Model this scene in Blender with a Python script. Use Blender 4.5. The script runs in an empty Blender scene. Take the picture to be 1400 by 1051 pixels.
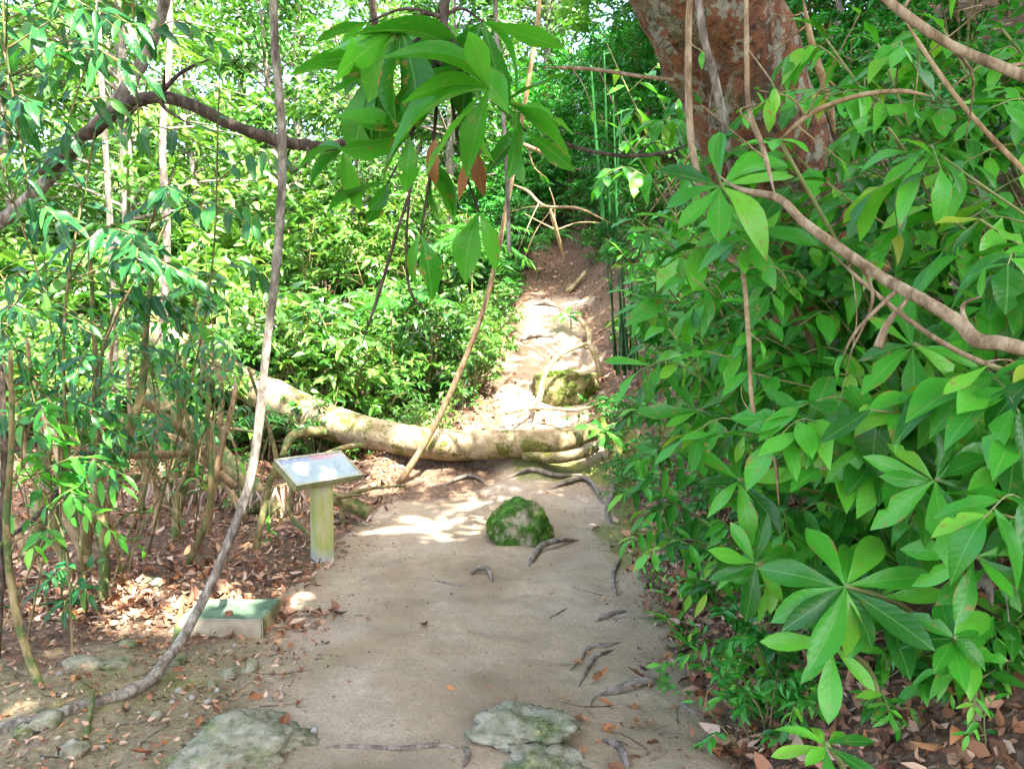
import bpy, math, random
import numpy as np
from mathutils import Vector, Matrix, noise as mnoise

SC = bpy.context.scene
COL = SC.collection
R = math.radians

# ------------------------------------------------------------------ camera
FPX, CU, CV = 1100.0, 700.0, 525.5          # focal length in photo pixels (1400 x 1051)
CAM = np.array([0.0, 0.0, 1.6]); PITCH = R(3.4)
cam_d = bpy.data.cameras.new('camera'); cam = bpy.data.objects.new('camera', cam_d); COL.objects.link(cam)
cam.location = CAM; cam.rotation_euler = (R(90) - PITCH, 0, 0)
cam_d.sensor_width = 36.0; cam_d.lens = 36.0 * FPX / 1400.0
cam_d.clip_start = 0.05; cam_d.clip_end = 1000
SC.camera = cam

# ------------------------------------------------------------------ light
SUN_EL, SUN_AZ = R(58), R(143)               # azimuth clockwise from +Y: behind and right of the camera
SUN = np.array([math.sin(SUN_AZ) * math.cos(SUN_EL), math.cos(SUN_AZ) * math.cos(SUN_EL), math.sin(SUN_EL)])
w = bpy.data.worlds.new('World'); SC.world = w; w.use_nodes = True
nt = w.node_tree; bg = nt.nodes['Background']
sky = nt.nodes.new('ShaderNodeTexSky'); sky.sky_type = 'NISHITA'; sky.sun_disc = False
sky.sun_elevation = SUN_EL; sky.sun_rotation = SUN_AZ; sky.dust_density = 5.0; sky.air_density = 0.8; sky.ozone_density = 0.3
nt.links.new(sky.outputs[0], bg.inputs[0]); bg.inputs[1].default_value = 0.15
sd = bpy.data.lights.new('sun', 'SUN'); sd.energy = 3.5; sd.angle = R(0.5); sd.color = (1, 0.95, 0.86)
so = bpy.data.objects.new('sun', sd); COL.objects.link(so); so.location = (4, -6, 14)
so.rotation_euler = Vector(-SUN).to_track_quat('-Z', 'Y').to_euler()
SC.view_settings.view_transform = 'Standard'; SC.view_settings.look = 'None'
SC.view_settings.exposure = 3.42; SC.view_settings.gamma = 1.0; SC.view_settings.use_curve_mapping = False
SC.render.engine = 'CYCLES'
cy = SC.cycles; cy.max_bounces = 5; cy.diffuse_bounces = 2; cy.glossy_bounces = 2; cy.transmission_bounces = 4
cy.transparent_max_bounces = 4; cy.use_denoising = True; cy.sample_clamp_indirect = 6; cy.caustics_reflective = False
cy.caustics_refractive = False

rng = np.random.default_rng(7); random.seed(7)
def U(a, b): return float(rng.uniform(a, b))

# ------------------------------------------------------------------ picture <-> world
def ray(u, v):
    a, b = (u - CU) / FPX, (CV - v) / FPX
    d = np.array([a, math.cos(PITCH) + b * math.sin(PITCH), -math.sin(PITCH) + b * math.cos(PITCH)])
    return d / d[1]
def P(u, v, Y): return CAM + ray(u, v) * Y
def sstep(a, b, t):
    t = np.clip((t - a) / (b - a), 0, 1); return t * t * (3 - 2 * t)
def n2(x, y, s, z=0.0):
    return mnoise.noise(Vector((x * s, y * s, z)))

# ------------------------------------------------------------------ terrain
PY = [0, 5.8, 7.3, 7.95, 8.35, 9.3, 9.7, 11.5, 13, 16, 20, 26, 40, 80]
PZ = [0, 0.0, .06, .17, .42, .50, .66, 1.28, 1.92, 2.55, 4.0, 6.2, 9, 14]
CY = [0, 6, 8.4, 9.5, 13, 16, 20, 26, 60]
CX = [-.15, -.15, 0, .25, .66, .85, .66, 1.5, 3]
WR_ = [.95, .98, 1.0, .75, .5, .4, .32, .4, .4]
WL_ = [1.6, 1.15, 1.05, .72, .5, .4, .32, .4, .4]
LY = [0, 7, 10, 14, 20, 30, 60, 150]
LZ = [0, .03, .12, .7, 2.0, 4.6, 10, 20]
def base_h(x, y):
    x = np.asarray(x, float); y = np.asarray(y, float)
    ys = y + np.where((y > 7) & (y < 10.5), 0.09 * np.sin(x * 3.1 + 1) + .06 * np.sin(x * 7.7) - .12, 0) * np.clip((y - 7) / .5, 0, 1) * np.clip((10.5 - y) / .8, 0, 1)
    zp = np.interp(ys, PY, PZ); xc = np.interp(y, CY, CX); wr = np.interp(y, CY, WR_); wl = np.interp(y, CY, WL_)
    d = x - xc
    slope = np.clip(.55 + .1 * y, .6, 1.15)
    rr = np.clip(d - wr, 0, None)
    bank = slope * (rr * rr / (rr + .25))
    bank = np.where(bank > 3.2, 3.2 + (bank - 3.2) * .35, bank)
    zl = np.interp(y, LY, LZ) + .03 * np.clip(-x - 6, 0, None)
    t = sstep(0, 1.5, -d - wl)
    z = zp * (1 - t) + zl * t
    z = z + np.where(d > wr, bank, 0)
    return z
def path_mask(x, y):
    xc = np.interp(y, CY, CX); wr = np.interp(y, CY, WR_); wl = np.interp(y, CY, WL_)
    d = x - xc + np.clip((y - 8) / 2, 0, 1) * (.13 * np.sin(1.9 * y + 2 * x) + .09 * np.sin(4.7 * y + 1) + .05 * np.sin(11 * y + 5 * x))
    return np.minimum(sstep(wr + .14, wr - .08, d), sstep(-wl - .22, -wl + .18, d)) if True else 0
def H(x, y):
    z = float(base_h(x, y)); m = float(path_mask(x, y))
    k = 1 - .72 * m
    return z + k * (.07 * n2(x, y, .9, 3) + .045 * n2(x, y, 2.4, 7)) + (.02 + .012 * (1 - m)) * n2(x, y, 4.2, 1) + .007 * n2(x, y, 10, 4) + .006 * n2(x, y, 16, 2)
def G(u, v, lift=0.0, far=40):
    d = ray(u, v); Y = 1.0
    while Y < far:
        p = CAM + d * Y
        if p[2] < H(p[0], p[1]): break
        Y += .03
    p = CAM + d * Y; p[2] = H(p[0], p[1]) + lift
    return p

# ------------------------------------------------------------------ object helpers
def obj(name, me, mat=None, parent=None, kind=None):
    o = bpy.data.objects.new(name, me); COL.objects.link(o)
    if mat and not me.materials: me.materials.append(mat)
    if parent: o.parent = parent
    if kind: o['kind'] = kind
    return o
def tag(o, label, cat, group=None):
    o['label'] = label; o['category'] = cat
    if group: o['group'] = group
    return o
def thing(name, loc, label, cat, group=None):
    o = bpy.data.objects.new(name, None); COL.objects.link(o); o.location = loc; o.empty_display_size = .1
    return tag(o, label, cat, group)
def mesh(name, V, F, smooth=True, attrs=None, uv=None):
    me = bpy.data.meshes.new(name)
    me.from_pydata([tuple(p) for p in V], [], [tuple(f) for f in F])
    if smooth: me.polygons.foreach_set('use_smooth', [True] * len(me.polygons))
    for k, a in (attrs or {}).items():
        at = me.attributes.new(k, 'FLOAT', 'POINT'); at.data.foreach_set('value', np.asarray(a, np.float32))
    if uv is not None:
        l = me.uv_layers.new(name='UVMap'); idx = np.zeros(len(me.loops), np.int32); me.loops.foreach_get('vertex_index', idx)
        l.data.foreach_set('uv', np.asarray(uv, np.float32)[idx].ravel())
    me.update(); return me
def mesh_np(name, V, quads=None, tris=None, smooth=True, attrs=None, uv=None):
    me = bpy.data.meshes.new(name); V = np.asarray(V, np.float32)
    quads = np.zeros((0, 4), np.int32) if quads is None else np.asarray(quads, np.int32)
    tris = np.zeros((0, 3), np.int32) if tris is None else np.asarray(tris, np.int32)
    loops = np.concatenate([quads.ravel(), tris.ravel()])
    starts = np.concatenate([np.arange(len(quads)) * 4, len(quads) * 4 + np.arange(len(tris)) * 3])
    me.vertices.add(len(V)); me.vertices.foreach_set('co', V.ravel())
    me.loops.add(len(loops)); me.loops.foreach_set('vertex_index', loops.astype(np.int32))
    me.polygons.add(len(starts)); me.polygons.foreach_set('loop_start', starts.astype(np.int32))
    me.update(calc_edges=True)
    if smooth: me.polygons.foreach_set('use_smooth', np.ones(len(starts), bool))
    for k, a in (attrs or {}).items():
        at = me.attributes.new(k, 'FLOAT', 'POINT'); at.data.foreach_set('value', np.asarray(a, np.float32))
    if uv is not None:
        l = me.uv_layers.new(name='UVMap'); l.data.foreach_set('uv', np.asarray(uv, np.float32)[loops].ravel())
    me.validate(); return me

def spline(pts, n=6):
    pts = [np.asarray(p, float) for p in pts]
    if len(pts) < 3: return np.array([pts[0] + (pts[-1] - pts[0]) * t for t in np.linspace(0, 1, n + 1)])
    q = [2 * pts[0] - pts[1]] + pts + [2 * pts[-1] - pts[-2]]; out = []
    for i in range(1, len(q) - 2):
        for t in np.arange(n) / n:
            a, b, c, d = q[i - 1], q[i], q[i + 1], q[i + 2]
            out.append(.5 * (2 * b + (c - a) * t + (2 * a - 5 * b + 4 * c - d) * t * t + (3 * b - a - 3 * c + d) * t ** 3))
    out.append(pts[-1]); return np.array(out)
def unit(v): v = np.asarray(v, float); return v / (np.linalg.norm(v) + 1e-9)
def tube(path, rad, sides=8, bump=0.0, off=0, bs=8.0):
    """verts, faces of a capped tube"""
    path = np.asarray(path, float); n = len(path)
    rad = np.interp(np.linspace(0, 1, n), np.linspace(0, 1, len(np.atleast_1d(rad))), np.atleast_1d(rad))
    t = np.gradient(path, axis=0); t /= np.linalg.norm(t, axis=1, keepdims=True) + 1e-9
    ref = np.array([0, 0, 1.0]) if abs(t[0][2]) < .9 else np.array([1.0, 0, 0])
    a = unit(np.cross(t[0], ref)); V = []; F = []
    for i in range(n):
        a = unit(a - t[i] * np.dot(a, t[i])); b = np.cross(t[i], a)
        for k in range(sides):
            th = 2 * math.pi * k / sides; d = a * math.cos(th) + b * math.sin(th); r = rad[i]
            if bump:
                q = path[i] + d * r; r *= 1 + bump * mnoise.noise(Vector(q * bs)) + bump * .6 * mnoise.noise(Vector(q * bs * 2.7))
            V.append(path[i] + d * r)
    for i in range(n - 1):
        for k in range(sides):
            k2 = (k + 1) % sides
            F.append((off + i * sides + k, off + i * sides + k2, off + (i + 1) * sides + k2, off + (i + 1) * sides + k))
    F.append(tuple(off + k for k in reversed(range(sides)))); F.append(tuple(off + (n - 1) * sides + k for k in range(sides)))
    return V, F
class MB:
    def __init__(s): s.V = []; s.F = []
    def tube(s, path, rad, sides=8, bump=0, bs=8.0):
        v, f = tube(path, rad, sides, bump, len(s.V), bs); s.V += list(v); s.F += f; return s
    def box(s, c, sz, M=None):
        o = len(s.V); c = np.asarray(c, float); sz = np.asarray(sz, float) / 2
        for i in (-1, 1):
            for j in (-1, 1):
                for k in (-1, 1):
                    p = c + sz * (i, j, k); s.V.append(p if M is None else np.array(M @ Vector(p)))
        for f in ((0, 1, 3, 2), (4, 6, 7, 5), (0, 4, 5, 1), (2, 3, 7, 6), (0, 2, 6, 4), (1, 5, 7, 3)): s.F.append(tuple(o + q for q in f))
        return s
    def mesh(s, name, smooth=True): return mesh(name, s.V, s.F, smooth)

# ------------------------------------------------------------------ materials
def mat_new(name):
    m = bpy.data.materials.new(name); m.use_nodes = True; nt = m.node_tree
    return m, nt, nt.nodes['Principled BSDF'], nt.nodes['Material Output']
def N(nt, t, **kw):
    n = nt.nodes.new(t)
    for k, v in kw.items():
        if k.startswith('_'): setattr(n, k[1:], v)
        else: n.inputs[k].default_value = v
    return n
def ramp(nt, fac, stops, interp='LINEAR'):
    r = nt.nodes.new('ShaderNodeValToRGB'); e = r.color_ramp.elements; r.color_ramp.interpolation = interp
    while len(e) < len(stops): e.new(.5)
    for i, (p, c) in enumerate(stops): e[i].position = p; e[i].color = (*c, 1)
    nt.links.new(fac, r.inputs[0]); return r.outputs[0]
def mix(nt, fac, a, b, mode='MIX'):
    m = nt.nodes.new('ShaderNodeMix'); m.data_type = 'RGBA'; m.blend_type = mode
    for s, v in ((m.inputs[0], fac), (m.inputs[6], a), (m.inputs[7], b)):
        if hasattr(v, 'is_output'): nt.links.new(v, s)
        else: s.default_value = v if not isinstance(v, tuple) or len(v) != 3 else (*v, 1)
    return m.outputs[2]
def mth(nt, op, a, b=None, c=None):
    m = nt.nodes.new('ShaderNodeMath'); m.operation = op
    for i, v in enumerate((a, b, c)):
        if v is None: continue
        if hasattr(v, 'is_output'): nt.links.new(v, m.inputs[i])
        else: m.inputs[i].default_value = v
    return m.outputs[0]
def noise(nt, scale, detail=4, rough=.6, vec=None, dist=0):
    n = N(nt, 'ShaderNodeTexNoise', Scale=scale, Detail=detail, Roughness=rough, Distortion=dist)
    if vec is not None: nt.links.new(vec, n.inputs['Vector'])
    return n.outputs[0]
def bump(nt, h, strength, dist, bs, prev=None):
    b = N(nt, 'ShaderNodeBump', Strength=strength, Distance=dist); nt.links.new(h, b.inputs['Height'])
    if prev: nt.links.new(prev, b.inputs['Normal'])
    nt.links.new(b.outputs[0], bs.inputs['Normal']); return b.outputs[0]
def gpos(nt): return nt.nodes.new('ShaderNodeNewGeometry').outputs['Position']
def attr(nt, name):
    a = nt.nodes.new('ShaderNodeAttribute'); a.attribute_name = name; return a.outputs['Fac']
def objrand(nt): return nt.nodes.new('ShaderNodeObjectInfo').outputs['Random']

def leaf_mat(name, stops, per='obj', rough=.38, trans=.3, veins=9, tcol=1.5, spots=.25, spec=.5):
    m, nt, bs, out = mat_new(name); L = nt.links
    r = objrand(nt) if per == 'obj' else attr(nt, 'rnd')
    if per == 'mix': r = mth(nt, 'ADD', mth(nt, 'MULTIPLY', attr(nt, 'rnd'), .72), mth(nt, 'MULTIPLY', objrand(nt), .32))
    col = ramp(nt, r, stops)
    h = None
    if veins:
        uv = nt.nodes.new('ShaderNodeTexCoord').outputs['UV']; sp = nt.nodes.new('ShaderNodeSeparateXYZ'); L.new(uv, sp.inputs[0])
        ax = mth(nt, 'ABSOLUTE', mth(nt, 'SUBTRACT', sp.outputs[1], .5))
        ph = mth(nt, 'SUBTRACT', sp.outputs[0], mth(nt, 'MULTIPLY', ax, .38))
        side = mth(nt, 'ABSOLUTE', mth(nt, 'SINE', mth(nt, 'MULTIPLY', ph, math.pi * veins)))
        sv = mth(nt, 'SUBTRACT', 1, mth(nt, 'MINIMUM', mth(nt, 'MULTIPLY', side, 4.0), 1))      # 1 on a side vein
        mr = mth(nt, 'SUBTRACT', 1, mth(nt, 'MINIMUM', mth(nt, 'MULTIPLY', ax, 26), 1))         # 1 on the midrib
        lite = mix(nt, .5, col, (.22, .42, .12))
        col = mix(nt, mth(nt, 'MAXIMUM', mth(nt, 'MULTIPLY', sv, .14), mth(nt, 'MULTIPLY', mr, .9)), col, lite)
        h = side
    tc = nt.nodes.new('ShaderNodeTexCoord').outputs['Object']
    nz = noise(nt, 7, 3, .6, tc)
    col = mix(nt, mth(nt, 'MULTIPLY', nz, .5), col, mix(nt, 1.0, col, (.72, .7, .62), 'MULTIPLY'))
    if spots:
        r2 = mth(nt, 'FRACT', mth(nt, 'MULTIPLY', r, 7.31)); sick = mth(nt, 'GREATER_THAN', r2, .66)
        s = mth(nt, 'MULTIPLY', ramp(nt, noise(nt, 30, 3, .6, gpos(nt)), [(.60, (0, 0, 0)), (.66, (1, 1, 1))]), mth(nt, 'ADD', .2, mth(nt, 'MULTIPLY', sick, .5)))
        col = mix(nt, s, col, (.26, .17, .05))
        if veins:
            em = mth(nt, 'MAXIMUM', mth(nt, 'MULTIPLY', ax, 2.0), mth(nt, 'POWER', sp.outputs[0], 3.0)); em = mth(nt, 'ADD', em, mth(nt, 'MULTIPLY', mth(nt, 'SUBTRACT', noise(nt, 18, 3, .6, gpos(nt)), .5), .7))
            em = ramp(nt, em, [(.86, (0, 0, 0)), (.97, (1, 1, 1))]); col = mix(nt, mth(nt, 'MULTIPLY', em, mth(nt, 'MULTIPLY', mth(nt, 'GREATER_THAN', r2, .78), .85)), col, (.30, .16, .05))
    L.new(col, bs.inputs['Base Color']); bs.inputs['Roughness'].default_value = rough
    bs.inputs['Specular IOR Level'].default_value = spec
    if h is not None: bump(nt, h, .16, .003, bs)
    tr = nt.nodes.new('ShaderNodeBsdfTranslucent'); L.new(mix(nt, 1.0, col, (tcol * 1.1, tcol, tcol * .5), 'MULTIPLY'), tr.inputs[0])
    mx = nt.nodes.new('ShaderNodeMixShader'); mx.inputs[0].default_value = trans
    L.new(bs.outputs[0], mx.inputs[1]); L.new(tr.outputs[0], mx.inputs[2]); L.new(mx.outputs[0], out.inputs[0])
    return m
def bark_mat(name, a, b, c, scale=9, moss=None, mossamt=.5, rough=.9, stretch=.35, bmp=.6):
    m, nt, bs, out = mat_new(name); L = nt.links
    mp = N(nt, 'ShaderNodeMapping'); L.new(gpos(nt), mp.inputs[0]); mp.inputs['Scale'].default_value = (1, 1, stretch)
    n1 = noise(nt, scale, 5, .65, mp.outputs[0], .4); n3 = noise(nt, scale * 4, 4, .7, mp.outputs[0])
    col = ramp(nt, n1, [(.36, a), (.5, b), (.62, c)])
    col = mix(nt, mth(nt, 'MULTIPLY', n3, .85), col, mix(nt, 1.0, col, (.45, .42, .4), 'MULTIPLY'))
    if moss:
        k = ramp(nt, noise(nt, scale * .5, 5, .7, gpos(nt)), [(.62 - mossamt * .3, (0, 0, 0)), (.7 - mossamt * .3, (1, 1, 1))])
        col = mix(nt, k, col, mix(nt, n3, moss, tuple(q * .45 for q in moss)))
    L.new(col, bs.inputs['Base Color']); bs.inputs['Roughness'].default_value = rough; bs.inputs['Specular IOR Level'].default_value = .25
    bump(nt, mth(nt, 'ADD', mth(nt, 'MULTIPLY', n1, .6), n3), bmp, .02, bs)
    return m
def stone_mat(name, a, b, c, moss=None, lo=.45, hi=.55, scale=7):
    m, nt, bs, out = mat_new(name); L = nt.links
    g = gpos(nt); n1 = noise(nt, scale, 6, .65, g, .3); n3 = noise(nt, scale * 6, 4, .7, g)
    col = ramp(nt, n1, [(.32, a), (.5, b), (.66, c)])
    col = mix(nt, mth(nt, 'MULTIPLY', n3, .6), col, mix(nt, 1.0, col, (.5, .5, .48), 'MULTIPLY'))
    if moss:
        k = ramp(nt, noise(nt, 5.5, 5, .65, g), [(lo, (0, 0, 0)), (hi, (1, 1, 1))])
        col = mix(nt, k, col, ramp(nt, noise(nt, 30, 4, .7, g), [(.35, tuple(q * .35 for q in moss)), (.6, moss), (.75, (moss[0] * 2.2, moss[1] * 1.5, moss[2]))]))
    L.new(col, bs.inputs['Base Color']); bs.inputs['Roughness'].default_value = .92; bs.inputs['Specular IOR Level'].default_value = .2
    bump(nt, mth(nt, 'ADD', n1, mth(nt, 'MULTIPLY', n3, .8)), .7, .02, bs)
    return m
def plain_mat(name, stops, rough=.85, scale=20, spec=.3, per=False):
    m, nt, bs, out = mat_new(name)
    f = objrand(nt) if per else noise(nt, scale, 4, .6, gpos(nt))
    col = ramp(nt, f, stops)
    if per:
        k = noise(nt, scale, 3, .6, gpos(nt)); col = mix(nt, mth(nt, 'MULTIPLY', k, .6), col, mix(nt, 1.0, col, (.5, .45, .4), 'MULTIPLY'))
    nt.links.new(col, bs.inputs['Base Color']); bs.inputs['Roughness'].default_value = rough; bs.inputs['Specular IOR Level'].default_value = spec
    bump(nt, noise(nt, scale * 3, 3, .6, gpos(nt)), .3, .005, bs)
    return m

M = {}
M['leaf_fg'] = leaf_mat('bright glossy leaf', [(0, (.016, .12, .012)), (.3, (.036, .25, .018)), (.7, (.070, .38, .026)), (.92, (.13, .46, .036)), (.985, (.20, .46, .04)), (1, (.36, .40, .04))], trans=.31, spec=.40, rough=.36)
M['leaf_teal'] = leaf_mat('dark narrow leaf', [(0, (.008, .075, .022)), (.5, (.016, .13, .03)), (.85, (.035, .21, .038)), (1, (.10, .30, .045))], spec=.4, trans=.36, veins=7)
M['leaf_big'] = leaf_mat('large drooping leaf', [(0, (.02, .14, .010)), (.5, (.04, .24, .014)), (.85, (.07, .33, .022)), (1, (.10, .40, .04))], spec=.35, trans=.44, veins=11)
M['leaf_dead'] = leaf_mat('dead hanging leaf', [(0, (.22, .09, .03)), (1, (.36, .17, .07))], trans=.15, veins=9, rough=.7, spots=0)
M['fol_sun'] = leaf_mat('sun-painted shrub foliage', [(0, (.012, .06, .008)), (.35, (.032, .13, .016)), (.62, (.075, .22, .028)), (.84, (.16, .33, .05)), (.95, (.28, .43, .11)), (1, (.46, .46, .28))], per='mix', trans=.2, veins=0, spots=0, rough=.33, spec=.6)  # yellow and pale stops paint the sun's glare into the leaf colour
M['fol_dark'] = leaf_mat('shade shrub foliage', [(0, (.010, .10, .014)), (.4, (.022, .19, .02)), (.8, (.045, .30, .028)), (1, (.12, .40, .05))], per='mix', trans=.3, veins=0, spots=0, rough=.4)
M['fol_crown'] = leaf_mat('tree crown foliage', [(0, (.03, .10, .02)), (.5, (.05, .17, .025)), (1, (.11, .27, .045))], per='mix', trans=.4, veins=0, spots=0, rough=.5)
M['palm'] = leaf_mat('palm leaflet', [(0, (.025, .16, .03)), (1, (.09, .32, .05))], per='obj', trans=.3, veins=0, spots=0)
M['litter'] = leaf_mat('fallen leaf', [(0, (.05, .028, .02)), (.2, (.15, .07, .04)), (.45, (.30, .13, .065)), (.68, (.37, .22, .14)), (.9, (.50, .36, .27)), (1, (.42, .16, .04))], per='attr', trans=.06, veins=0, spots=0, rough=.75, tcol=1.0, spec=.25)
M['litter_obj'] = leaf_mat('fallen leaf single', [(0, (.07, .03, .018)), (.3, (.2, .075, .035)), (.6, (.34, .14, .06)), (.85, (.40, .25, .15)), (1, (.38, .12, .025))], per='obj', trans=.06, veins=9, spots=0, rough=.7, tcol=1.0, spec=.25)
M['bark_red'] = bark_mat('red flaking bark', (.075, .05, .04), (.25, .085, .04), (.30, .24, .17), 6, moss=(.30, .33, .24), mossamt=.16, stretch=.45, bmp=1.0)
def flaky_bark():
    m, nt, bs, out = mat_new('flaking mottled bark'); L = nt.links; g = gpos(nt)
    mp = N(nt, 'ShaderNodeMapping'); L.new(g, mp.inputs[0]); mp.inputs['Scale'].default_value = (1, 1, .38)
    n1 = noise(nt, 5.5, 6, .68, mp.outputs[0], .8); n2_ = noise(nt, 17, 5, .7, mp.outputs[0], .5); n3 = noise(nt, 70, 4, .75, mp.outputs[0]); n4 = noise(nt, 9, 6, .7, g)
    col = ramp(nt, n1, [(.36, (.09, .06, .045)), (.43, (.17, .105, .065)), (.47, (.26, .11, .055)), (.55, (.23, .10, .05)), (.585, (.26, .20, .13)), (.7, (.34, .29, .21))])
    col = mix(nt, ramp(nt, n4, [(.545, (0, 0, 0)), (.575, (.85, .85, .85))]), col, (.36, .38, .29))
    col = mix(nt, ramp(nt, noise(nt, 3.1, 5, .7, g), [(.55, (0, 0, 0)), (.66, (.7, .7, .7))]), col, (.10, .12, .045))
    col = mix(nt, ramp(nt, n2_, [(.36, (.8, .8, .8)), (.46, (0, 0, 0))]), col, (.035, .022, .016))
    col = mix(nt, mth(nt, 'MULTIPLY', n3, .8), col, mix(nt, 1.0, col, (.4, .38, .36), 'MULTIPLY'))
    L.new(col, bs.inputs['Base Color']); bs.inputs['Roughness'].default_value = .9; bs.inputs['Specular IOR Level'].default_value = .2
    h = mth(nt, 'ADD', mth(nt, 'ADD', ramp(nt, n1, [(.42, (0, 0, 0)), (.48, (.6, .6, .6)), (.58, (.6, .6, .6)), (.62, (1, 1, 1))]), mth(nt, 'MULTIPLY', n2_, 1.2)), mth(nt, 'MULTIPLY', n3, .5))
    bump(nt, h, 1.0, .03, bs); return m
M['bark_red'] = flaky_bark()
M['bark_grey'] = bark_mat('grey bark', (.10, .085, .07), (.24, .21, .17), (.42, .40, .34), 24)
M['bark_tan'] = bark_mat('tan vine bark', (.22, .14, .07), (.36, .25, .13), (.46, .35, .21), 26, bmp=.35)
M['bark_pink'] = bark_mat('pinkish vine bark', (.17, .115, .065), (.32, .235, .14), (.46, .365, .245), 30, bmp=.4)
M['bark_olive'] = bark_mat('olive mossy bark', (.13, .10, .045), (.27, .21, .09), (.36, .30, .15), 18, moss=(.10, .15, .045), mossamt=.45)
M['bark_dark'] = bark_mat('dark bark', (.035, .026, .02), (.08, .058, .042), (.16, .125, .095), 26)
M['log'] = bark_mat('smooth fallen trunk bark', (.24, .18, .09), (.38, .295, .17), (.50, .42, .29), 9, moss=(.15, .15, .03), mossamt=.4, stretch=1, bmp=.5)
M['root'] = bark_mat('root bark', (.12, .095, .08), (.24, .20, .165), (.36, .31, .26), 18, stretch=1)
M['root_tan'] = bark_mat('worn root bark', (.22, .16, .08), (.36, .28, .15), (.46, .38, .24), 14, stretch=1, moss=(.16, .15, .04), mossamt=.3)
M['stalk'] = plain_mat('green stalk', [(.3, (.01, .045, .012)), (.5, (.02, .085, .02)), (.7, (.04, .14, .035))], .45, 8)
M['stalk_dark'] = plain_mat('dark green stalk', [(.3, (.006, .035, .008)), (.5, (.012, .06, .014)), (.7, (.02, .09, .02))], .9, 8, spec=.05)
M['twig'] = plain_mat('thin green twig', [(.3, (.14, .16, .05)), (.6, (.22, .24, .09)), (.75, (.3, .24, .13))], .7, 12)
M['moss_rock'] = stone_mat('mossy boulder', (.26, .21, .14), (.36, .30, .21), (.46, .40, .31), moss=(.055, .15, .018), lo=.40, hi=.50)
M['moss_earth'] = stone_mat('mossy earth block', (.12, .085, .04), (.25, .19, .09), (.36, .28, .15), moss=(.08, .11, .02), lo=.42, hi=.6)
M['rock_pale'] = stone_mat('pale lichen rock', (.13, .125, .08), (.26, .25, .175), (.38, .365, .28), moss=(.17, .20, .09), lo=.5, hi=.6, scale=14)
M['pebble'] = stone_mat('pale pebble', (.2, .19, .16), (.30, .28, .25), (.40, .38, .35))

# ------------------------------------------------------------------ ground and path
def spaced(fine_lo, fine_hi, step, lo, hi, grow=1.12):
    a = list(np.arange(fine_lo, fine_hi + 1e-6, step)); s = step; x = a[-1]
    while x < hi: s *= grow; x += s; a.append(x)
    s = step; x = a[0]; b = []
    while x > lo: s *= grow; x -= s; b.append(x)
    return np.array(b[::-1] + a)
GX = spaced(-3.6, 3.0, .045, -160, 160); GY = spaced(1.9, 9.6, .045, -60, 220, 1.1)
def build_ground():
    nx, ny = len(GX), len(GY)
    X, Y = np.meshgrid(GX, GY); V = np.zeros((ny * nx, 3)); V[:, 0] = X.ravel(); V[:, 1] = Y.ravel()
    pm = path_mask(V[:, 0], V[:, 1])
    V[:, 2] = [H(x, y) for x, y in V[:, :2]]
    d = V[:, 0] - np.interp(V[:, 1], CY, CX)
    edge = d - np.interp(V[:, 1], CY, WR_)
    jit = np.array([n2(x, y, 2.2, 5) for x, y in V[:, :2]])
    moss = np.exp(-((edge - .12 + jit * .25) / .22) ** 2) * sstep(4.8, 5.8, V[:, 1]) * sstep(10.5, 8.5, V[:, 1])
    moss = np.maximum(moss, .95 * sstep(-.25, .25, d + jit * .3) * np.exp(-((V[:, 1] - 8.12) / .28) ** 2))
    moss = np.maximum(moss, .52 * np.exp(-(((V[:, 0] + 1.75) / .75) ** 2 + ((V[:, 1] - 3.6) / .6) ** 2)))
    litter = 1 - sstep(.1, .75, pm + .35 * jit)
    leftd = sstep(2.9, 3.9, V[:, 1]) ; litter = np.where((V[:, 0] < -1) & (V[:, 1] < 5), litter * (.25 + .75 * sstep(3.7, 4.5, V[:, 1] - .25 * (V[:, 0] + 2) + jit * .4)), litter)
    lit2 = sstep(8.9, 9.7, V[:, 1]); litter = np.maximum(litter, lit2 * (.14 + .35 * jit + .45 * sstep(-.1, -.6, d)))
    litter = np.maximum(litter, sstep(14.2, 15.8, V[:, 1] + jit))  # brown litter on the far path; its dark tone also stands in for shade
    litter = np.maximum(litter, .75 * sstep(.1, -.4, d + jit * .3) * sstep(7.2, 7.7, V[:, 1]) * sstep(8.6, 8.3, V[:, 1]))
    olive = sstep(-.55, -1.25, V[:, 0] + .35 * (V[:, 1] - 3.2) + jit * .5) * sstep(4.6, 4.2, V[:, 1] - .2 * (V[:, 0] + 2)) + .5 * sstep(.45, .8, V[:, 0] + jit * .3) * sstep(4.2, 3.6, V[:, 1])
    olive = np.clip(olive, 0, 1)
    i = np.arange(ny - 1)[:, None] * nx + np.arange(nx - 1)[None, :]
    Q = np.stack([i, i + 1, i + nx + 1, i + nx], -1).reshape(-1, 4)
    fm = pm[Q].mean(1); inpath = (fm > .5) & (V[Q[:, 0], 1] > -6) & (V[Q[:, 0], 1] < 26)
    for name, sel in (('ground', ~inpath), ('path', inpath)):
        q = Q[sel]; used, inv = np.unique(q, return_inverse=True)
        me = mesh_np(name, V[used], quads=inv.reshape(-1, 4), attrs={'litter': litter[used], 'moss': moss[used], 'olive': olive[used], 'pathness': pm[used]})
        o = obj(name, me, M['ground'], kind='structure')
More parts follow.
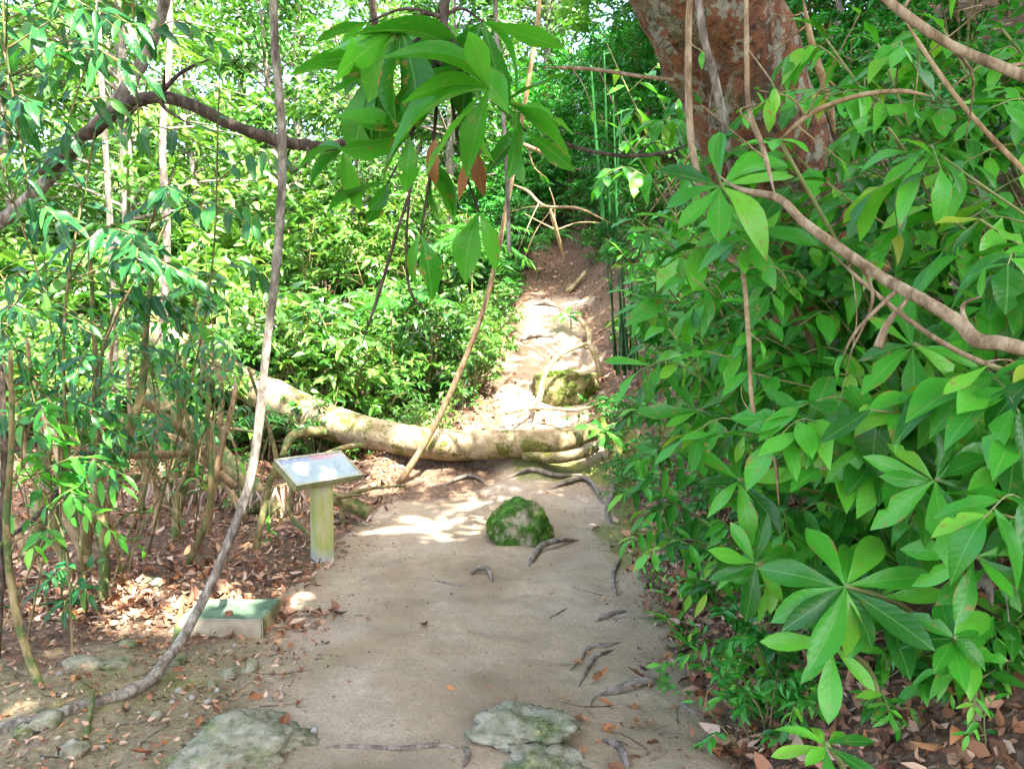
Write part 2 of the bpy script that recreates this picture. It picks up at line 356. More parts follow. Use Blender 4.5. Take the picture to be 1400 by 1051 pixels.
def ground_mat():
    m, nt, bs, out = mat_new('trodden soil'); L = nt.links; g = gpos(nt)
    n1 = noise(nt, 1.6, 6, .6, g, .5); n2_ = noise(nt, 9, 6, .7, g); n3 = noise(nt, 70, 4, .75, g); n4 = noise(nt, 3.2, 5, .65, g, 1.2)
    dirt = ramp(nt, n1, [(.3, (.22, .155, .09)), (.5, (.335, .25, .16)), (.7, (.44, .35, .24))])
    dirt = mix(nt, ramp(nt, n4, [(.52, (0, 0, 0)), (.68, (.55, .55, .55))]), dirt, (.23, .18, .13))
    dirt = mix(nt, ramp(nt, noise(nt, .9, 3, .5, g, 1.5), [(.5, (0, 0, 0)), (.66, (.6, .6, .6))]), dirt, (.42, .35, .27))
    dirt = mix(nt, ramp(nt, n2_, [(.35, (.5, .5, .5)), (.6, (0, 0, 0))]), dirt, (.24, .185, .13))
    dirt = mix(nt, ramp(nt, n3, [(.35, (.55, .55, .55)), (.55, (0, 0, 0))]), dirt, (.19, .15, .11))
    ol = mth(nt, 'MULTIPLY', attr(nt, 'olive'), ramp(nt, noise(nt, 6, 6, .7, g), [(.35, (1, 1, 1)), (.68, (.5, .5, .5))]))
    dirt = mix(nt, ol, dirt, ramp(nt, noise(nt, 38, 5, .75, g), [(.35, (.06, .05, .028)), (.55, (.17, .145, .075)), (.7, (.27, .235, .15))]))
    lit = ramp(nt, noise(nt, 26, 5, .75, g, .6), [(.32, (.04, .027, .018)), (.5, (.11, .07, .045)), (.62, (.20, .135, .085)), (.75, (.32, .24, .17))])
    k = mth(nt, 'ADD', attr(nt, 'litter'), mth(nt, 'MULTIPLY', mth(nt, 'SUBTRACT', n2_, .5), 1.3))
    col = mix(nt, ramp(nt, k, [(.35, (0, 0, 0)), (.65, (1, 1, 1))]), dirt, lit)
    mk = mth(nt, 'ADD', attr(nt, 'moss'), mth(nt, 'MULTIPLY', mth(nt, 'SUBTRACT', noise(nt, 7, 5, .7, g), .5), 1.4))
    mo = ramp(nt, n3, [(.35, (.075, .095, .02)), (.6, (.17, .19, .04)), (.75, (.3, .27, .09))])
    col = mix(nt, ramp(nt, mk, [(.42, (0, 0, 0)), (.75, (.8, .8, .8))]), col, mo)
    L.new(col, bs.inputs['Base Color']); bs.inputs['Roughness'].default_value = .93; bs.inputs['Specular IOR Level'].default_value = .18
    b1 = N(nt, 'ShaderNodeBump', Strength=.6, Distance=.03); L.new(n2_, b1.inputs['Height'])
    b2 = N(nt, 'ShaderNodeBump', Strength=.7, Distance=.01); L.new(n3, b2.inputs['Height']); L.new(b1.outputs[0], b2.inputs['Normal'])
    L.new(b2.outputs[0], bs.inputs['Normal'])
    return m
M['ground'] = ground_mat()
build_ground()

# ------------------------------------------------------------------ leaves
def leaf_shape(W=.34, n=8, fold=.18, curl=.35, peak=.5, tip=1.6, wave=0.0, side=0.0, seed=0, bite=(), twist=0.0):
    """unit leaf along +X; UV = (along, across); base 6 % is the petiole"""
    V = []; UVs = []; F = []
    for i in range(n + 1):
        t = i / n
        s = t ** (math.log(.5) / math.log(peak)); wd = W * .5 * max(math.sin(math.pi * min(s, 1)) ** (1 / 1.15 if t < peak else tip / 1.6), 0) + .006 * (1 - t)
        if i == n: wd = .002
        z = -curl * (t ** 2) * .5; x = t * (1 - .12 * curl * t); sy = side * t * t
        wz = wave * math.sin(9 * t + seed) * wd
        wl_ = wd * (.45 if i in bite else 1); wr_ = wd * (.55 if -i in bite else 1); tw = twist * t
        V += [(x, sy - wl_ * math.cos(tw), z + fold * wl_ + wz - wl_ * math.sin(tw)), (x, sy, z), (x, sy + wr_ * math.cos(tw), z + fold * wr_ - wz + wr_ * math.sin(tw))]
        UVs += [(t, .5 - wl_ / W), (t, .5), (t, .5 + wr_ / W)]
    for i in range(n):
        a = 3 * i; F += [(a, a + 3, a + 4, a + 1), (a + 1, a + 4, a + 5, a + 2)]
    return V, F, UVs
LEAF = {}
def leaf_bank(key, mat, variants):
    out = []
    for k, kw in enumerate(variants):
        V, F, uv = leaf_shape(seed=k, **kw); me = mesh('leaf_' + key, V, F, True, None, uv); me.materials.append(M[mat]); out.append(me)
    LEAF[key] = out
leaf_bank('ellip', 'leaf_fg', [dict(W=w_, curl=c, fold=f, peak=p_, side=s, wave=wv) for w_, c, f, p_, s, wv in
    [(.36, .3, .25, .5, 0, .15), (.40, .55, .35, .48, .05, .2), (.33, .12, .2, .52, -.05, .1), (.42, .8, .3, .5, .03, .25), (.38, .4, .6, .5, -.08, .1), (.35, .0, .3, .47, .06, .3)]] + [dict(W=.38, curl=1.3, fold=.4, peak=.5, twist=.5), dict(W=.37, curl=.5, fold=.3, bite=(5,), n=10, twist=-.4), dict(W=.30, curl=1.0, fold=.8, peak=.45, side=.12), dict(W=.44, curl=.35, fold=.15, bite=(-6, -7), n=10, wave=.3)])
leaf_bank('obov', 'leaf_fg', [dict(W=w_, curl=c, fold=f, peak=.64, side=s, wave=wv, tip=1.3) for w_, c, f, s, wv in
    [(.28, .25, .3, 0, .14), (.31, .5, .35, .05, .22), (.26, .1, .25, -.05, .12), (.30, .8, .45, .03, .2), (.27, .4, .6, -.08, .2)]] + [dict(W=.30, curl=1.2, fold=.5, peak=.62, twist=.4), dict(W=.29, curl=.5, fold=.3, peak=.64, bite=(7,), n=10, side=.1)])
leaf_bank('lance', 'leaf_teal', [dict(W=w_, curl=c, fold=f, peak=.42, side=s, wave=wv) for w_, c, f, s, wv in
    [(.27, .3, .3, 0, .2), (.30, .7, .4, .08, .2), (.24, .15, .3, -.08, .1), (.33, .5, .2, .04, .3)]])
leaf_bank('lance_g', 'leaf_fg', [dict(W=w_, curl=c, fold=f, peak=.45, side=s, wave=wv) for w_, c, f, s, wv in
    [(.27, .3, .3, 0, .2), (.30, .7, .4, .08, .2), (.24, .15, .3, -.08, .1), (.33, .5, .2, .04, .3)]])
leaf_bank('big', 'leaf_big', [dict(W=w_, curl=c, fold=f, peak=.58, side=s, wave=wv, n=10) for w_, c, f, s, wv in
    [(.32, .3, .25, 0, .2), (.36, .55, .35, .06, .3), (.29, .15, .2, -.06, .15), (.38, .8, .3, .03, .3), (.33, .4, .5, -.05, .2)]] + [dict(W=.30, curl=1.3, fold=.5, peak=.58, n=10, twist=.6), dict(W=.3, curl=1.0, fold=.9, peak=.55, n=10, twist=-.5, side=.12), dict(W=.35, curl=.5, fold=.3, peak=.6, n=12, bite=(8, -6), wave=.4)])
leaf_bank('dead', 'leaf_dead', [dict(W=.28, curl=1.1, fold=1.2, side=.1, wave=.5), dict(W=.22, curl=.8, fold=1.6, side=-.12, wave=.6)])
leaf_bank('strap', 'leaf_fg', [dict(W=.10, curl=1.1, fold=.5, peak=.4, side=s, n=9) for s in (0, .1, -.1)])
leaf_bank('fallen', 'litter_obj', [dict(W=.42, curl=-.4, fold=.6, wave=.5), dict(W=.36, curl=.5, fold=-.3, wave=.6, side=.1), dict(W=.48, curl=-.2, fold=.2, wave=.9), dict(W=.3, curl=-.7, fold=.9, wave=.4, side=-.1)])

def frame(d, n):
    x = unit(d); y = np.cross(n, x)
    if np.linalg.norm(y) < 1e-4: y = np.cross((.3, .9, .1), x)
    y = unit(y); z = np.cross(x, y); return x, y, z
def add_leaf(parent, key, pos, d, n, size, name='leaf', origin=None):
    bank = LEAF[key]; me = bank[int(rng.integers(len(bank)))]
    o = bpy.data.objects.new(name, me); COL.objects.link(o)
    x, y, z = frame(d, n); p = np.asarray(pos, float)
    if parent is not None: p = p - np.asarray(parent.location) - (np.asarray(parent.parent.location) if parent.parent else 0); o.parent = parent
    fy = size * U(.88, 1.12)
    Mx = Matrix(((x[0] * size, y[0] * fy, z[0] * size, p[0]), (x[1] * size, y[1] * fy, z[1] * size, p[1]), (x[2] * size, y[2] * fy, z[2] * size, p[2]), (0, 0, 0, 1)))
    o.matrix_basis = Mx; return o
def rdir(s=1.0): return rng.normal(0, s, 3)
UP = np.array([0, 0, 1.0])
TOCAM = np.array([0, -1.0, .35])

def shoot_leaves(root, path, key, count, size, start=.2, droop=.25, spread=.95, face=.5):
    """alternate two-ranked leaves along a curved twig"""
    n = len(path)
    for i in range(count):
        t = start + (1 - start) * (i + .5) / count; f = t * (n - 1); k = min(int(f), n - 2); p = path[k] + (path[k + 1] - path[k]) * (f - k)
        ax = unit(path[k + 1] - path[k]); s = 1 if i % 2 else -1
        nn = unit(UP * 1.0 + TOCAM * face + rdir(.25)); sd = unit(np.cross(nn, ax)) * s
        d = ax * U(.35, .75) + sd * spread + rdir(.18) - UP * droop * U(.5, 1.5)
        add_leaf(root, key, p, d, unit(nn + sd * .2), size * U(.62, 1.25) * (1.0 if t < .85 else .75))
    add_leaf(root, key, path[-1], unit(path[-1] - path[-2]) - UP * droop + rdir(.1), UP + TOCAM * face, size * .85)

def rebase(V, loc): return np.asarray(V) - np.asarray(loc)
def part_tube(root, name, path, rad, mat, sides=6, bump_=0):
    v, f = tube(rebase(path, root.location), rad, sides, bump_)
    return obj(name, mesh(name, v, f), M[mat], root)

def sapling(tip, base, label, group, key='ellip', size=.15, branches=4, per=8, stem_r=.007, droop=.3, name='leafy_shrub', reach=.35, cat='shrub', mat='twig', low=.35, face=.5, crook=.1):
    tip = np.asarray(tip, float); base = np.asarray(base, float); hgt = np.linalg.norm(tip - base)
    root = thing(name, base - UP * .01, label, cat, group)
    mid = (tip + base) / 2 + np.array([U(-crook, crook), U(-crook, crook), .08]) * hgt
    path = spline([base - UP * .03, mid, tip], 7); st = part_tube(root, 'stem', path, [stem_r, stem_r * .55], mat)
    shoot_leaves(st, path, key, max(4, per // 2), size, max(low, 1 - 3.2 * size / max(hgt, .2)), droop, face=face)
    for b in range(branches):
        t = low + (1 - low) * (b + U(.1, .9)) / branches * .92; i = min(int(t * (len(path) - 1)), len(path) - 2); p = path[i]
        a = U(0, 2 * math.pi); d = np.array([math.cos(a), math.sin(a) * .7 - .25, U(-.05, .5)]); ln = min(reach, .25 + hgt * .5) * U(.6, 1.2)
        q = spline([p, p + d * ln * .55 + UP * .04, p + d * ln - UP * droop * ln * .4], 5)
        tw = part_tube(root, 'twig', q, [stem_r * .55, stem_r * .25], mat, 5); shoot_leaves(tw, q, key, per, size, .18, droop, face=face)
    return root
def whorl(root, p, axis, key, count, size, spread=1.0, droop=.15, bias=None):
    axis = unit(axis); a0 = U(0, 6.28); e1 = unit(np.cross(axis, (.3, .2, .9) if abs(axis[2]) < .8 else (1, 0, 0))); e2 = np.cross(axis, e1)
    for i in range(count):
        a = a0 + i * 2.39996; tilt = U(.05, .55) * (1.2 if i > count * .6 else .6)
        d = (e1 * math.cos(a) + e2 * math.sin(a)) * spread + axis * tilt - UP * droop * U(.3, 1.6)
        if bias is not None: d = d + np.asarray(bias) * U(.3, 1)
        add_leaf(root, key, np.asarray(p) - axis * U(0, .03), d, axis + rdir(.12), size * U(.65, 1.12))
def rosette(pix, Y, label, group=None, tiers=((0, 10, .2),), key='obov', axis=(-.05, -.75, .65), name='rosette_plant', base=None):
    top = P(*pix, Y); b = np.array([top[0] + .08, top[1] + .15, 0]); b[2] = H(b[0], b[1])
    t = 0
    while t < 1.2 and b[2] < top[2] - .4: t += .04; b = np.array([top[0] + .08 + .8 * t, top[1] + .15 + .5 * t, 0]); b[2] = H(b[0], b[1])
    if base is not None: b = base
    if b[2] > top[2] - .04: b[2] = top[2] - .04
    root = thing(name, b, label, 'plant', group)
    path = spline([b - UP * .03, (b + top) / 2 + np.array([.02, -.02, .05]), top], 6); part_tube(root, 'stem', path, [.011, .007], 'twig')
    for dz, c, s in tiers:
        L_ = np.linalg.norm(top - b); t = max(0, 1 - dz / max(L_, .05)); f = t * (len(path) - 1); k = min(int(f), len(path) - 2); p = path[k] + (path[k + 1] - path[k]) * (f - k)
        whorl(root, p, axis, key, c, s)
    return root

# ------------------------------------------------------------------ massed foliage
LT = np.array([(0, 0, 0), (.32, -.5, .10), (.35, 0, 0), (.32, .5, .10), (.68, -.36, .02), (.70, 0, -.06), (.68, .36, .02), (1, 0, -.2)])
LQ = np.array([(1, 4, 5, 2), (2, 5, 6, 3)]); LTR = np.array([(0, 1, 2), (0, 2, 3), (4, 7, 5), (5, 7, 6)])
def leaf_mass(name, pos, d, n, L, Wd, rnd, simple=False, zc=None):
    pos = np.asarray(pos); d = np.asarray(d); n = np.asarray(n)
    d = d / (np.linalg.norm(d, axis=1, keepdims=True) + 1e-9); y = np.cross(n, d); y /= np.linalg.norm(y, axis=1, keepdims=True) + 1e-9; z = np.cross(d, y)
    T = LT; Q = LQ; TR = LTR
    if simple:
        T = np.array([(0, 0, 0), (.45, -.5, .1), (.5, 0, -.03), (.45, .5, .1), (1, 0, -.15)]); Q = np.zeros((0, 4), int); TR = np.array([(0, 1, 2), (0, 2, 3), (1, 4, 2), (2, 4, 3)])
    k = len(T); L = np.asarray(L); Wd = np.asarray(Wd)
    V = pos[:, None, :] + d[:, None, :] * (T[None, :, 0:1] * L[:, None, None]) + y[:, None, :] * (T[None, :, 1:2] * Wd[:, None, None]) + z[:, None, :] * (T[None, :, 2:3] * (L if zc is None else L * zc)[:, None, None])
    o = np.arange(len(pos)) * k
    q = (o[:, None, None] + Q[None]).reshape(-1, 4) if len(Q) else None
    t = (o[:, None, None] + TR[None]).reshape(-1, 3)
    return mesh_np(name, V.reshape(-1, 3), q, t, True, {'rnd': np.repeat(rnd, k)})

def shrub_proto(seed, height, spread, stems, twigs, per, leaf_l, leaf_w, droop=.3, lowleaf=.1, stem_r=.02):
    r = np.random.default_rng(seed); mb = MB(); pos = []; dr = []; nn = []; rn = []
    ends = []
    for s in range(stems):
        a = r.uniform(0, 6.28); rad = spread * r.uniform(.2, .75)
        top = np.array([math.cos(a) * rad, math.sin(a) * rad, height * r.uniform(.7, 1.0)])
        p = spline([(r.uniform(-.06, .06), r.uniform(-.06, .06), -.1), top * .5 + np.array([r.uniform(-.12, .12), r.uniform(-.12, .12), .12 * height]), top], 5)
        mb.tube(p, [stem_r, stem_r * .4], 6); ends.append(p)
    for t in range(twigs):
        p = ends[t % stems]; f = lowleaf + (1 - lowleaf) * r.random() ** .75; i = f * (len(p) - 1); k = min(int(i), len(p) - 2); s = p[k] + (p[k + 1] - p[k]) * (i - k)
        a = r.uniform(0, 6.28); d = np.array([math.cos(a), math.sin(a), r.uniform(-.1, .75)]); ln = spread * r.uniform(.35, .85) * (1.15 - .5 * f)
        q = spline([s, s + d * ln * .6, s + d * ln - UP * droop * ln * .5], 4); mb.tube(q, [stem_r * .35, stem_r * .12], 4)
        base_r = r.random() * .55
        for j in range(per):
            u_ = .15 + .85 * (j + .5) / per; i = u_ * (len(q) - 1); k = min(int(i), len(q) - 2); pp = q[k] + (q[k + 1] - q[k]) * (i - k); ax = unit(q[k + 1] - q[k])
            n_ = unit(UP + r.normal(0, .4, 3)); sd = unit(np.cross(n_, ax)) * (1 if j % 2 else -1)
            pos.append(pp); dr.append(ax * r.uniform(.3, .9) + sd + r.normal(0, .25, 3) - UP * droop * r.uniform(.2, 1.3)); nn.append(unit(n_ + r.normal(0, .35, 3))); rn.append(base_r + .45 * r.random())
    m = len(pos); L = leaf_l * r.uniform(.65, 1.2, m)
    return mb.mesh('shrub_stems'), leaf_mass('shrub_foliage', pos, dr, nn, L, L * leaf_w * r.uniform(.85, 1.15, m), np.array(rn))
SH = {}
def protos(key, mat, seeds, smat='bark_olive', **kw):
    SH[key] = []
    for s in seeds:
        a, b = shrub_proto(s, **kw); a.materials.append(M[smat]); b.materials.append(M[mat]); SH[key].append((a, b))
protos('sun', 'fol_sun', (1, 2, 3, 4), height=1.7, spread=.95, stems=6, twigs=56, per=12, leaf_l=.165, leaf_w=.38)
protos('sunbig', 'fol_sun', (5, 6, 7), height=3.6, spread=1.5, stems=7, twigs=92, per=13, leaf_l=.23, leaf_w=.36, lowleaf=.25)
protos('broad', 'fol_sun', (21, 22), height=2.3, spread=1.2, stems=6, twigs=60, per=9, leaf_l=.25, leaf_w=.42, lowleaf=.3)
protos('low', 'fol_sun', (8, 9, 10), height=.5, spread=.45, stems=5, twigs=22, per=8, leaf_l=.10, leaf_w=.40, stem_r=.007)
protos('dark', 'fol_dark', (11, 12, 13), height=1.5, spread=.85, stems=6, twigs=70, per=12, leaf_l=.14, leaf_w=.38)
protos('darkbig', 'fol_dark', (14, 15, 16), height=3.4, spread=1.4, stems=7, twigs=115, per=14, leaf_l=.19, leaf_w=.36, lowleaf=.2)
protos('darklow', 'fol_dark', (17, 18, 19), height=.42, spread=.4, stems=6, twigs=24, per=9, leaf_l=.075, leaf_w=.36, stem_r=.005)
def shrub(key, loc, label, group, s=1.0, name='shrub', cat='shrub', tilt=None):
    a, b = SH[key][int(rng.integers(len(SH[key])))]
    root = thing(name, loc, label, cat, group); sx = s * U(.9, 1.12)
    root.scale = (sx, sx, s); root.rotation_euler = (U(-.12, .12), U(-.12, .12), U(0, 6.28)) if tilt is None else tilt
    obj('stem', a, None, root); obj('foliage', b, None, root, 'stuff')
    return root

# ================================================================== THINGS
exec_order = []
# ---- information sign
def sign():
    BL, BR = P(405, 666, 5.36), P(497, 650, 5.80); z0 = (BL[2] + BR[2]) / 2; BL[2] = BR[2] = z0
    e = unit(BR - BL); Wd = np.linalg.norm(BR - BL); back = np.array([-e[1], e[0], 0]); tilt = R(30); Dp = .31
    up = back * math.cos(tilt) + UP * math.sin(tilt); nrm = np.cross(e, up)
    c = (BL + BR) / 2 + up * Dp / 2
    base = c.copy(); base = base - back * .02; base[2] = H(base[0], base[1])
    root = thing('information_sign', base, 'low slanted information panel on a square post mottled green with algae', 'sign')
    Mx = Matrix(((e[0], up[0], nrm[0], 0), (e[1], up[1], nrm[1], 0), (e[2], up[2], nrm[2], 0), (0, 0, 0, 1))); Mx.translation = Vector(c - base)
    def b(name, cc, sz, mat, parent=root, bev=.004):
        me = MB().box(cc, sz).mesh(name, False); o = obj(name, me, M[mat], parent)
        if parent is root: o.matrix_basis = Mx
        md = o.modifiers.new('edge', 'BEVEL'); md.width = bev; md.segments = 2; return o
    bd = b('backing_board', (0, 0, -.022), (Wd, Dp, .034), 'algae_wood')
    pf = b('panel_face', (0, 0, .002), (Wd - .012, Dp - .012, .008), 'panel_print', bev=.002)
    for s in (-1, 1): b('frame_strip', (0, s * (Dp / 2 - .011), .0085), (Wd - .004, .018, .007), 'frame_wood', bev=.002)
    for s in (-1, 1): b('frame_strip', (s * (Wd / 2 - .011), 0, .0085), (.018, Dp - .042, .0066), 'frame_wood', bev=.002)
    # header print: title letters as small raised blocks, too worn to read in the photograph
    ph = c[2] - base[2] - .05; wpost = .125; ang = math.atan2(e[1], e[0]) - R(12)
    me = MB()
    V = []; F = []; n = 6
    for i in range(n + 1):
        z = -.12 + (ph + .12) * i / n
        for sx, sy in ((-1, -1), (1, -1), (1, 1), (-1, 1)): V.append((sx * wpost / 2, sy * wpost / 2, z + (math.tan(tilt) * (sy * wpost / 2 - .02) * .98 if i == n else 0)))
    for i in range(n):
        for k in range(4): F.append((i * 4 + k, i * 4 + (k + 1) % 4, i * 4 + 4 + (k + 1) % 4, i * 4 + 4 + k))
    F += [(3, 2, 1, 0), tuple(n * 4 + k for k in range(4))]
    po = obj('post', mesh('post', V, F, False), M['algae_post'], root); po.rotation_euler = (0, 0, ang)
    md = po.modifiers.new('edge', 'BEVEL'); md.width = .006; md.segments = 2
    return root
def sign_mats():
    for nm, a, b_, c in (('algae_post', (.46, .44, .30), (.38, .40, .13), (.22, .29, .05)), ('algae_wood', (.34, .30, .16), (.26, .25, .10), (.15, .16, .05)), ('frame_wood', (.52, .50, .40), (.44, .42, .30), (.3, .31, .17))):
        m, nt, bs, out = mat_new(nm); L = nt.links; tc = nt.nodes.new('ShaderNodeTexCoord').outputs['Object']
        mp = N(nt, 'ShaderNodeMapping'); L.new(tc, mp.inputs[0]); mp.inputs['Scale'].default_value = (1, 1, .35)
        n1 = noise(nt, 7 if nm == 'algae_post' else 10, 5, .65, mp.outputs[0], .3)
        col = ramp(nt, n1, [(.33, a), (.48, b_), (.66, c)])
        if nm == 'algae_post':
            sp = nt.nodes.new('ShaderNodeSeparateXYZ'); L.new(tc, sp.inputs[0])
            k = ramp(nt, mth(nt, 'ADD', sp.outputs[2], mth(nt, 'MULTIPLY', noise(nt, 20, 3, .6, tc), .12)), [(.06, (1, 1, 1)), (.17, (0, 0, 0))])
            col = mix(nt, k, col, (.40, .42, .42))
        col = mix(nt, mth(nt, 'MULTIPLY', noise(nt, 60, 3, .7, tc), .6), col, mix(nt, 1.0, col, (.55, .55, .5), 'MULTIPLY'))
        L.new(col, bs.inputs['Base Color']); bs.inputs['Roughness'].default_value = .8; bump(nt, noise(nt, 45, 4, .7, mp.outputs[0]), .4, .006, bs); M[nm] = m
    m, nt, bs, out = mat_new('faded panel print'); L = nt.links; tc = nt.nodes.new('ShaderNodeTexCoord').outputs['Object']
    sp = nt.nodes.new('ShaderNodeSeparateXYZ'); L.new(tc, sp.inputs[0]); x, y = sp.outputs[0], sp.outputs[1]
    mp = N(nt, 'ShaderNodeMapping'); L.new(tc, mp.inputs[0])
    nz = noise(nt, 14, 4, .6, tc)
    col = ramp(nt, nz, [(.35, (.27, .33, .34)), (.6, (.35, .41, .42)), (.75, (.34, .36, .29))])
    pic = ramp(nt, noise(nt, 11, 4, .7, tc), [(.45, (0, 0, 0)), (.62, (.75, .75, .75))])
    inpic = mth(nt, 'MULTIPLY', mth(nt, 'LESS_THAN', mth(nt, 'ABSOLUTE', mth(nt, 'ADD', y, .015)), .075), mth(nt, 'LESS_THAN', mth(nt, 'ABSOLUTE', mth(nt, 'SUBTRACT', x, .02)), .15))
    col = mix(nt, mth(nt, 'MULTIPLY', pic, mth(nt, 'MULTIPLY', inpic, .55)), col, (.12, .18, .28))
    hb = mth(nt, 'MULTIPLY', mth(nt, 'GREATER_THAN', y, .092), mth(nt, 'LESS_THAN', y, .133))
    hcol = ramp(nt, mth(nt, 'ADD', mth(nt, 'MULTIPLY', x, 1.6), .5), [(.06, (.04, .09, .28)), (.14, (.12, .17, .33)), (.42, (.14, .18, .36)), (.56, (.42, .10, .13)), (.74, (.5, .2, .2)), (.9, (.5, .42, .38))])
    mp.inputs['Scale'].default_value = (1, .35, 1)
    let = mth(nt, 'MULTIPLY', mth(nt, 'GREATER_THAN', noise(nt, 120, 1, .5, mp.outputs[0]), .5), .55)
    hcol = mix(nt, let, hcol, (.45, .48, .50))
    col = mix(nt, mth(nt, 'MULTIPLY', hb, .85), col, hcol)
    wv = mth(nt, 'GREATER_THAN', mth(nt, 'SINE', mth(nt, 'MULTIPLY', y, 700)), .35)
    txt = mth(nt, 'MULTIPLY', wv, mth(nt, 'GREATER_THAN', noise(nt, 150, 1, .5, mp.outputs[0]), .48))
    tm = mth(nt, 'MULTIPLY', mth(nt, 'LESS_THAN', x, -.15), mth(nt, 'LESS_THAN', mth(nt, 'ABSOLUTE', mth(nt, 'ADD', y, .02)), .08))
    col = mix(nt, mth(nt, 'MULTIPLY', mth(nt, 'MULTIPLY', txt, tm), .3), col, (.25, .3, .33))
    L.new(col, bs.inputs['Base Color']); bs.inputs['Roughness'].default_value = .5; bs.inputs['Specular IOR Level'].default_value = .3; M['panel_print'] = m
sign_mats(); sign()

# ---- concrete slab with two rusty bolts
def slab():
    A = P(358, 866, 4.22); x1 = A[0] + .005; y0 = A[1]; wx, dy, hz = .46, .34, .085
    base = np.array([x1 - wx / 2, y0 + dy / 2, H(x1 - wx / 2, y0 + dy / 2)])
    m, nt, bs, out = mat_new('algae concrete'); g = gpos(nt)
    geo = nt.nodes.new('ShaderNodeNewGeometry'); sp = nt.nodes.new('ShaderNodeSeparateXYZ'); nt.links.new(geo.outputs['Normal'], sp.inputs[0])
    green = ramp(nt, noise(nt, 9, 5, .7, g, .5), [(.3, (.03, .06, .03)), (.5, (.075, .13, .075)), (.7, (.16, .21, .14))])
    grey = ramp(nt, noise(nt, 12, 5, .6, g), [(.35, (.20, .165, .11)), (.6, (.30, .26, .19))])
    side = ramp(nt, noise(nt, 14, 4, .6, g), [(.35, (.09, .08, .03)), (.6, (.2, .17, .07))])
    col = mix(nt, mth(nt, 'GREATER_THAN', sp.outputs[0], .6), grey, side); col = mix(nt, mth(nt, 'GREATER_THAN', sp.outputs[2], .6), col, green)
    nt.links.new(col, bs.inputs['Base Color']); bs.inputs['Roughness'].default_value = .9; bump(nt, noise(nt, 60, 4, .7, g), .5, .008, bs)
    import bmesh
    bm = bmesh.new(); bmesh.ops.create_cube(bm, size=1.0); bmesh.ops.scale(bm, vec=(wx, dy, hz + .12), verts=bm.verts)
    bmesh.ops.bevel(bm, geom=list(bm.edges), offset=.008, segments=2, affect='EDGES'); bmesh.ops.subdivide_edges(bm, edges=list(bm.edges), cuts=3, use_grid_fill=True)
    for v in bm.verts:
        q = v.co + Vector(base); k = mnoise.noise(q * 9) * .006 + mnoise.noise(q * 30) * .003; v.co += Vector((k, k, k * .8))
    bmesh.ops.translate(bm, verts=bm.verts, vec=(0, 0, hz - (hz + .12) / 2))
    me = bpy.data.meshes.new('block'); bm.to_mesh(me); bm.free()
    root = thing('concrete_slab', base, 'low green-stained concrete slab with two rusty bolts on top', 'slab')
    obj('block', me, m, root)
    for (u, v) in ((340, 817), (313, 841)):
        p = P(u, v, 1.0); d = ray(u, v); t = (base[2] + hz - 1.6) / d[2]; q = CAM + d * t
        mb = MB(); c = q - base
        for z0_, r_ in ((0, .018), (.012, .021)):
            pts = [c + np.array([0, 0, z0_ - .008]), c + np.array([0, 0, z0_ + .012])]; mb.tube(pts, [r_, r_ * .95], 6)
        obj('bolt', mb.mesh('bolt', False), M['rust'], root)
M['rust'] = plain_mat('rusty iron', [(.35, (.12, .045, .025)), (.6, (.27, .11, .06))], .9, 60)
slab()

# ---- rocks
import bmesh
def rock(name, c, size, mat, label, cat='rock', seed=0, rough=.28, sub=4, group=None, flat=0, rz=0, ridge=.5, sink=.3):
    bm = bmesh.new(); bmesh.ops.create_icosphere(bm, subdivisions=sub, radius=1.0); off = Vector((seed * 7.13, seed * 3.7, seed * 1.9))
    for v in bm.verts:
        n = v.co.normalized(); k = mnoise.noise(n * 1.3 + off) * rough * 1.2 + mnoise.noise(n * 3.1 + off) * rough * .6 + (abs(mnoise.noise(n * 5.5 + off)) * ridge - .1) * rough * .7 + mnoise.noise(n * 13 + off) * rough * .2 + (mnoise.noise(n * 27 + off) * rough * .13 if sub > 4 else 0)
        v.co = n * (1 + k)
        if flat and v.co.z > flat: v.co.z = flat + (v.co.z - flat) * .25
    for v in bm.verts: v.co = Vector((v.co.x * size[0], v.co.y * size[1], v.co.z * size[2]))
    me = bpy.data.meshes.new(name); bm.to_mesh(me); bm.free(); me.polygons.foreach_set('use_smooth', [True] * len(me.polygons))
    o = obj(name, me, M[mat]); o.location = (c[0], c[1], c[2] + size[2] * (1 - 2 * sink) * .5); o.rotation_euler = (0, 0, rz)
    return tag(o, label, cat, group)
g = G(712, 742); rock('mossy_boulder', (g[0], g[1] + .12, g[2]), (.24, .22, .26), 'moss_rock', 'rounded boulder coated in bright green moss on the path', 'boulder', 9, .19, 5, sink=.36)
def moss_on(o, n, ln, seed, thr=.0):
    me = o.data; r = np.random.default_rng(seed); pos = []; d = []; nn = []; L = []; fs = [f for f in me.polygons if f.center.z > -o.location.z * .2 - .12]
    while len(pos) < n:
        f = fs[int(r.integers(len(fs)))]; c = f.center; q = c + o.location
        if mnoise.noise(Vector(q) * 5.0) + .35 * mnoise.noise(Vector(q) * 14) < thr + (.25 if f.normal.z > .8 else 0): continue
        k = np.array(c) + r.normal(0, .006, 3); pos.append(k); nv = np.array(f.normal); d.append(nv + r.normal(0, .55, 3)); nn.append(r.normal(0, 1, 3)); L.append(r.uniform(.5, 1) * ln)
    L = np.array(L); m = leaf_mass('moss', pos, d, nn, L, L * .45, r.random(n), True); obj('moss', m, M['moss'], o, 'stuff')
M['moss'] = leaf_mat('moss tufts', [(0, (.04, .09, .010)), (.5, (.10, .19, .02)), (1, (.24, .32, .05))], per='attr', trans=.2, veins=0, spots=0, rough=.8, spec=.1)
BOULDER = bpy.data.objects['mossy_boulder']
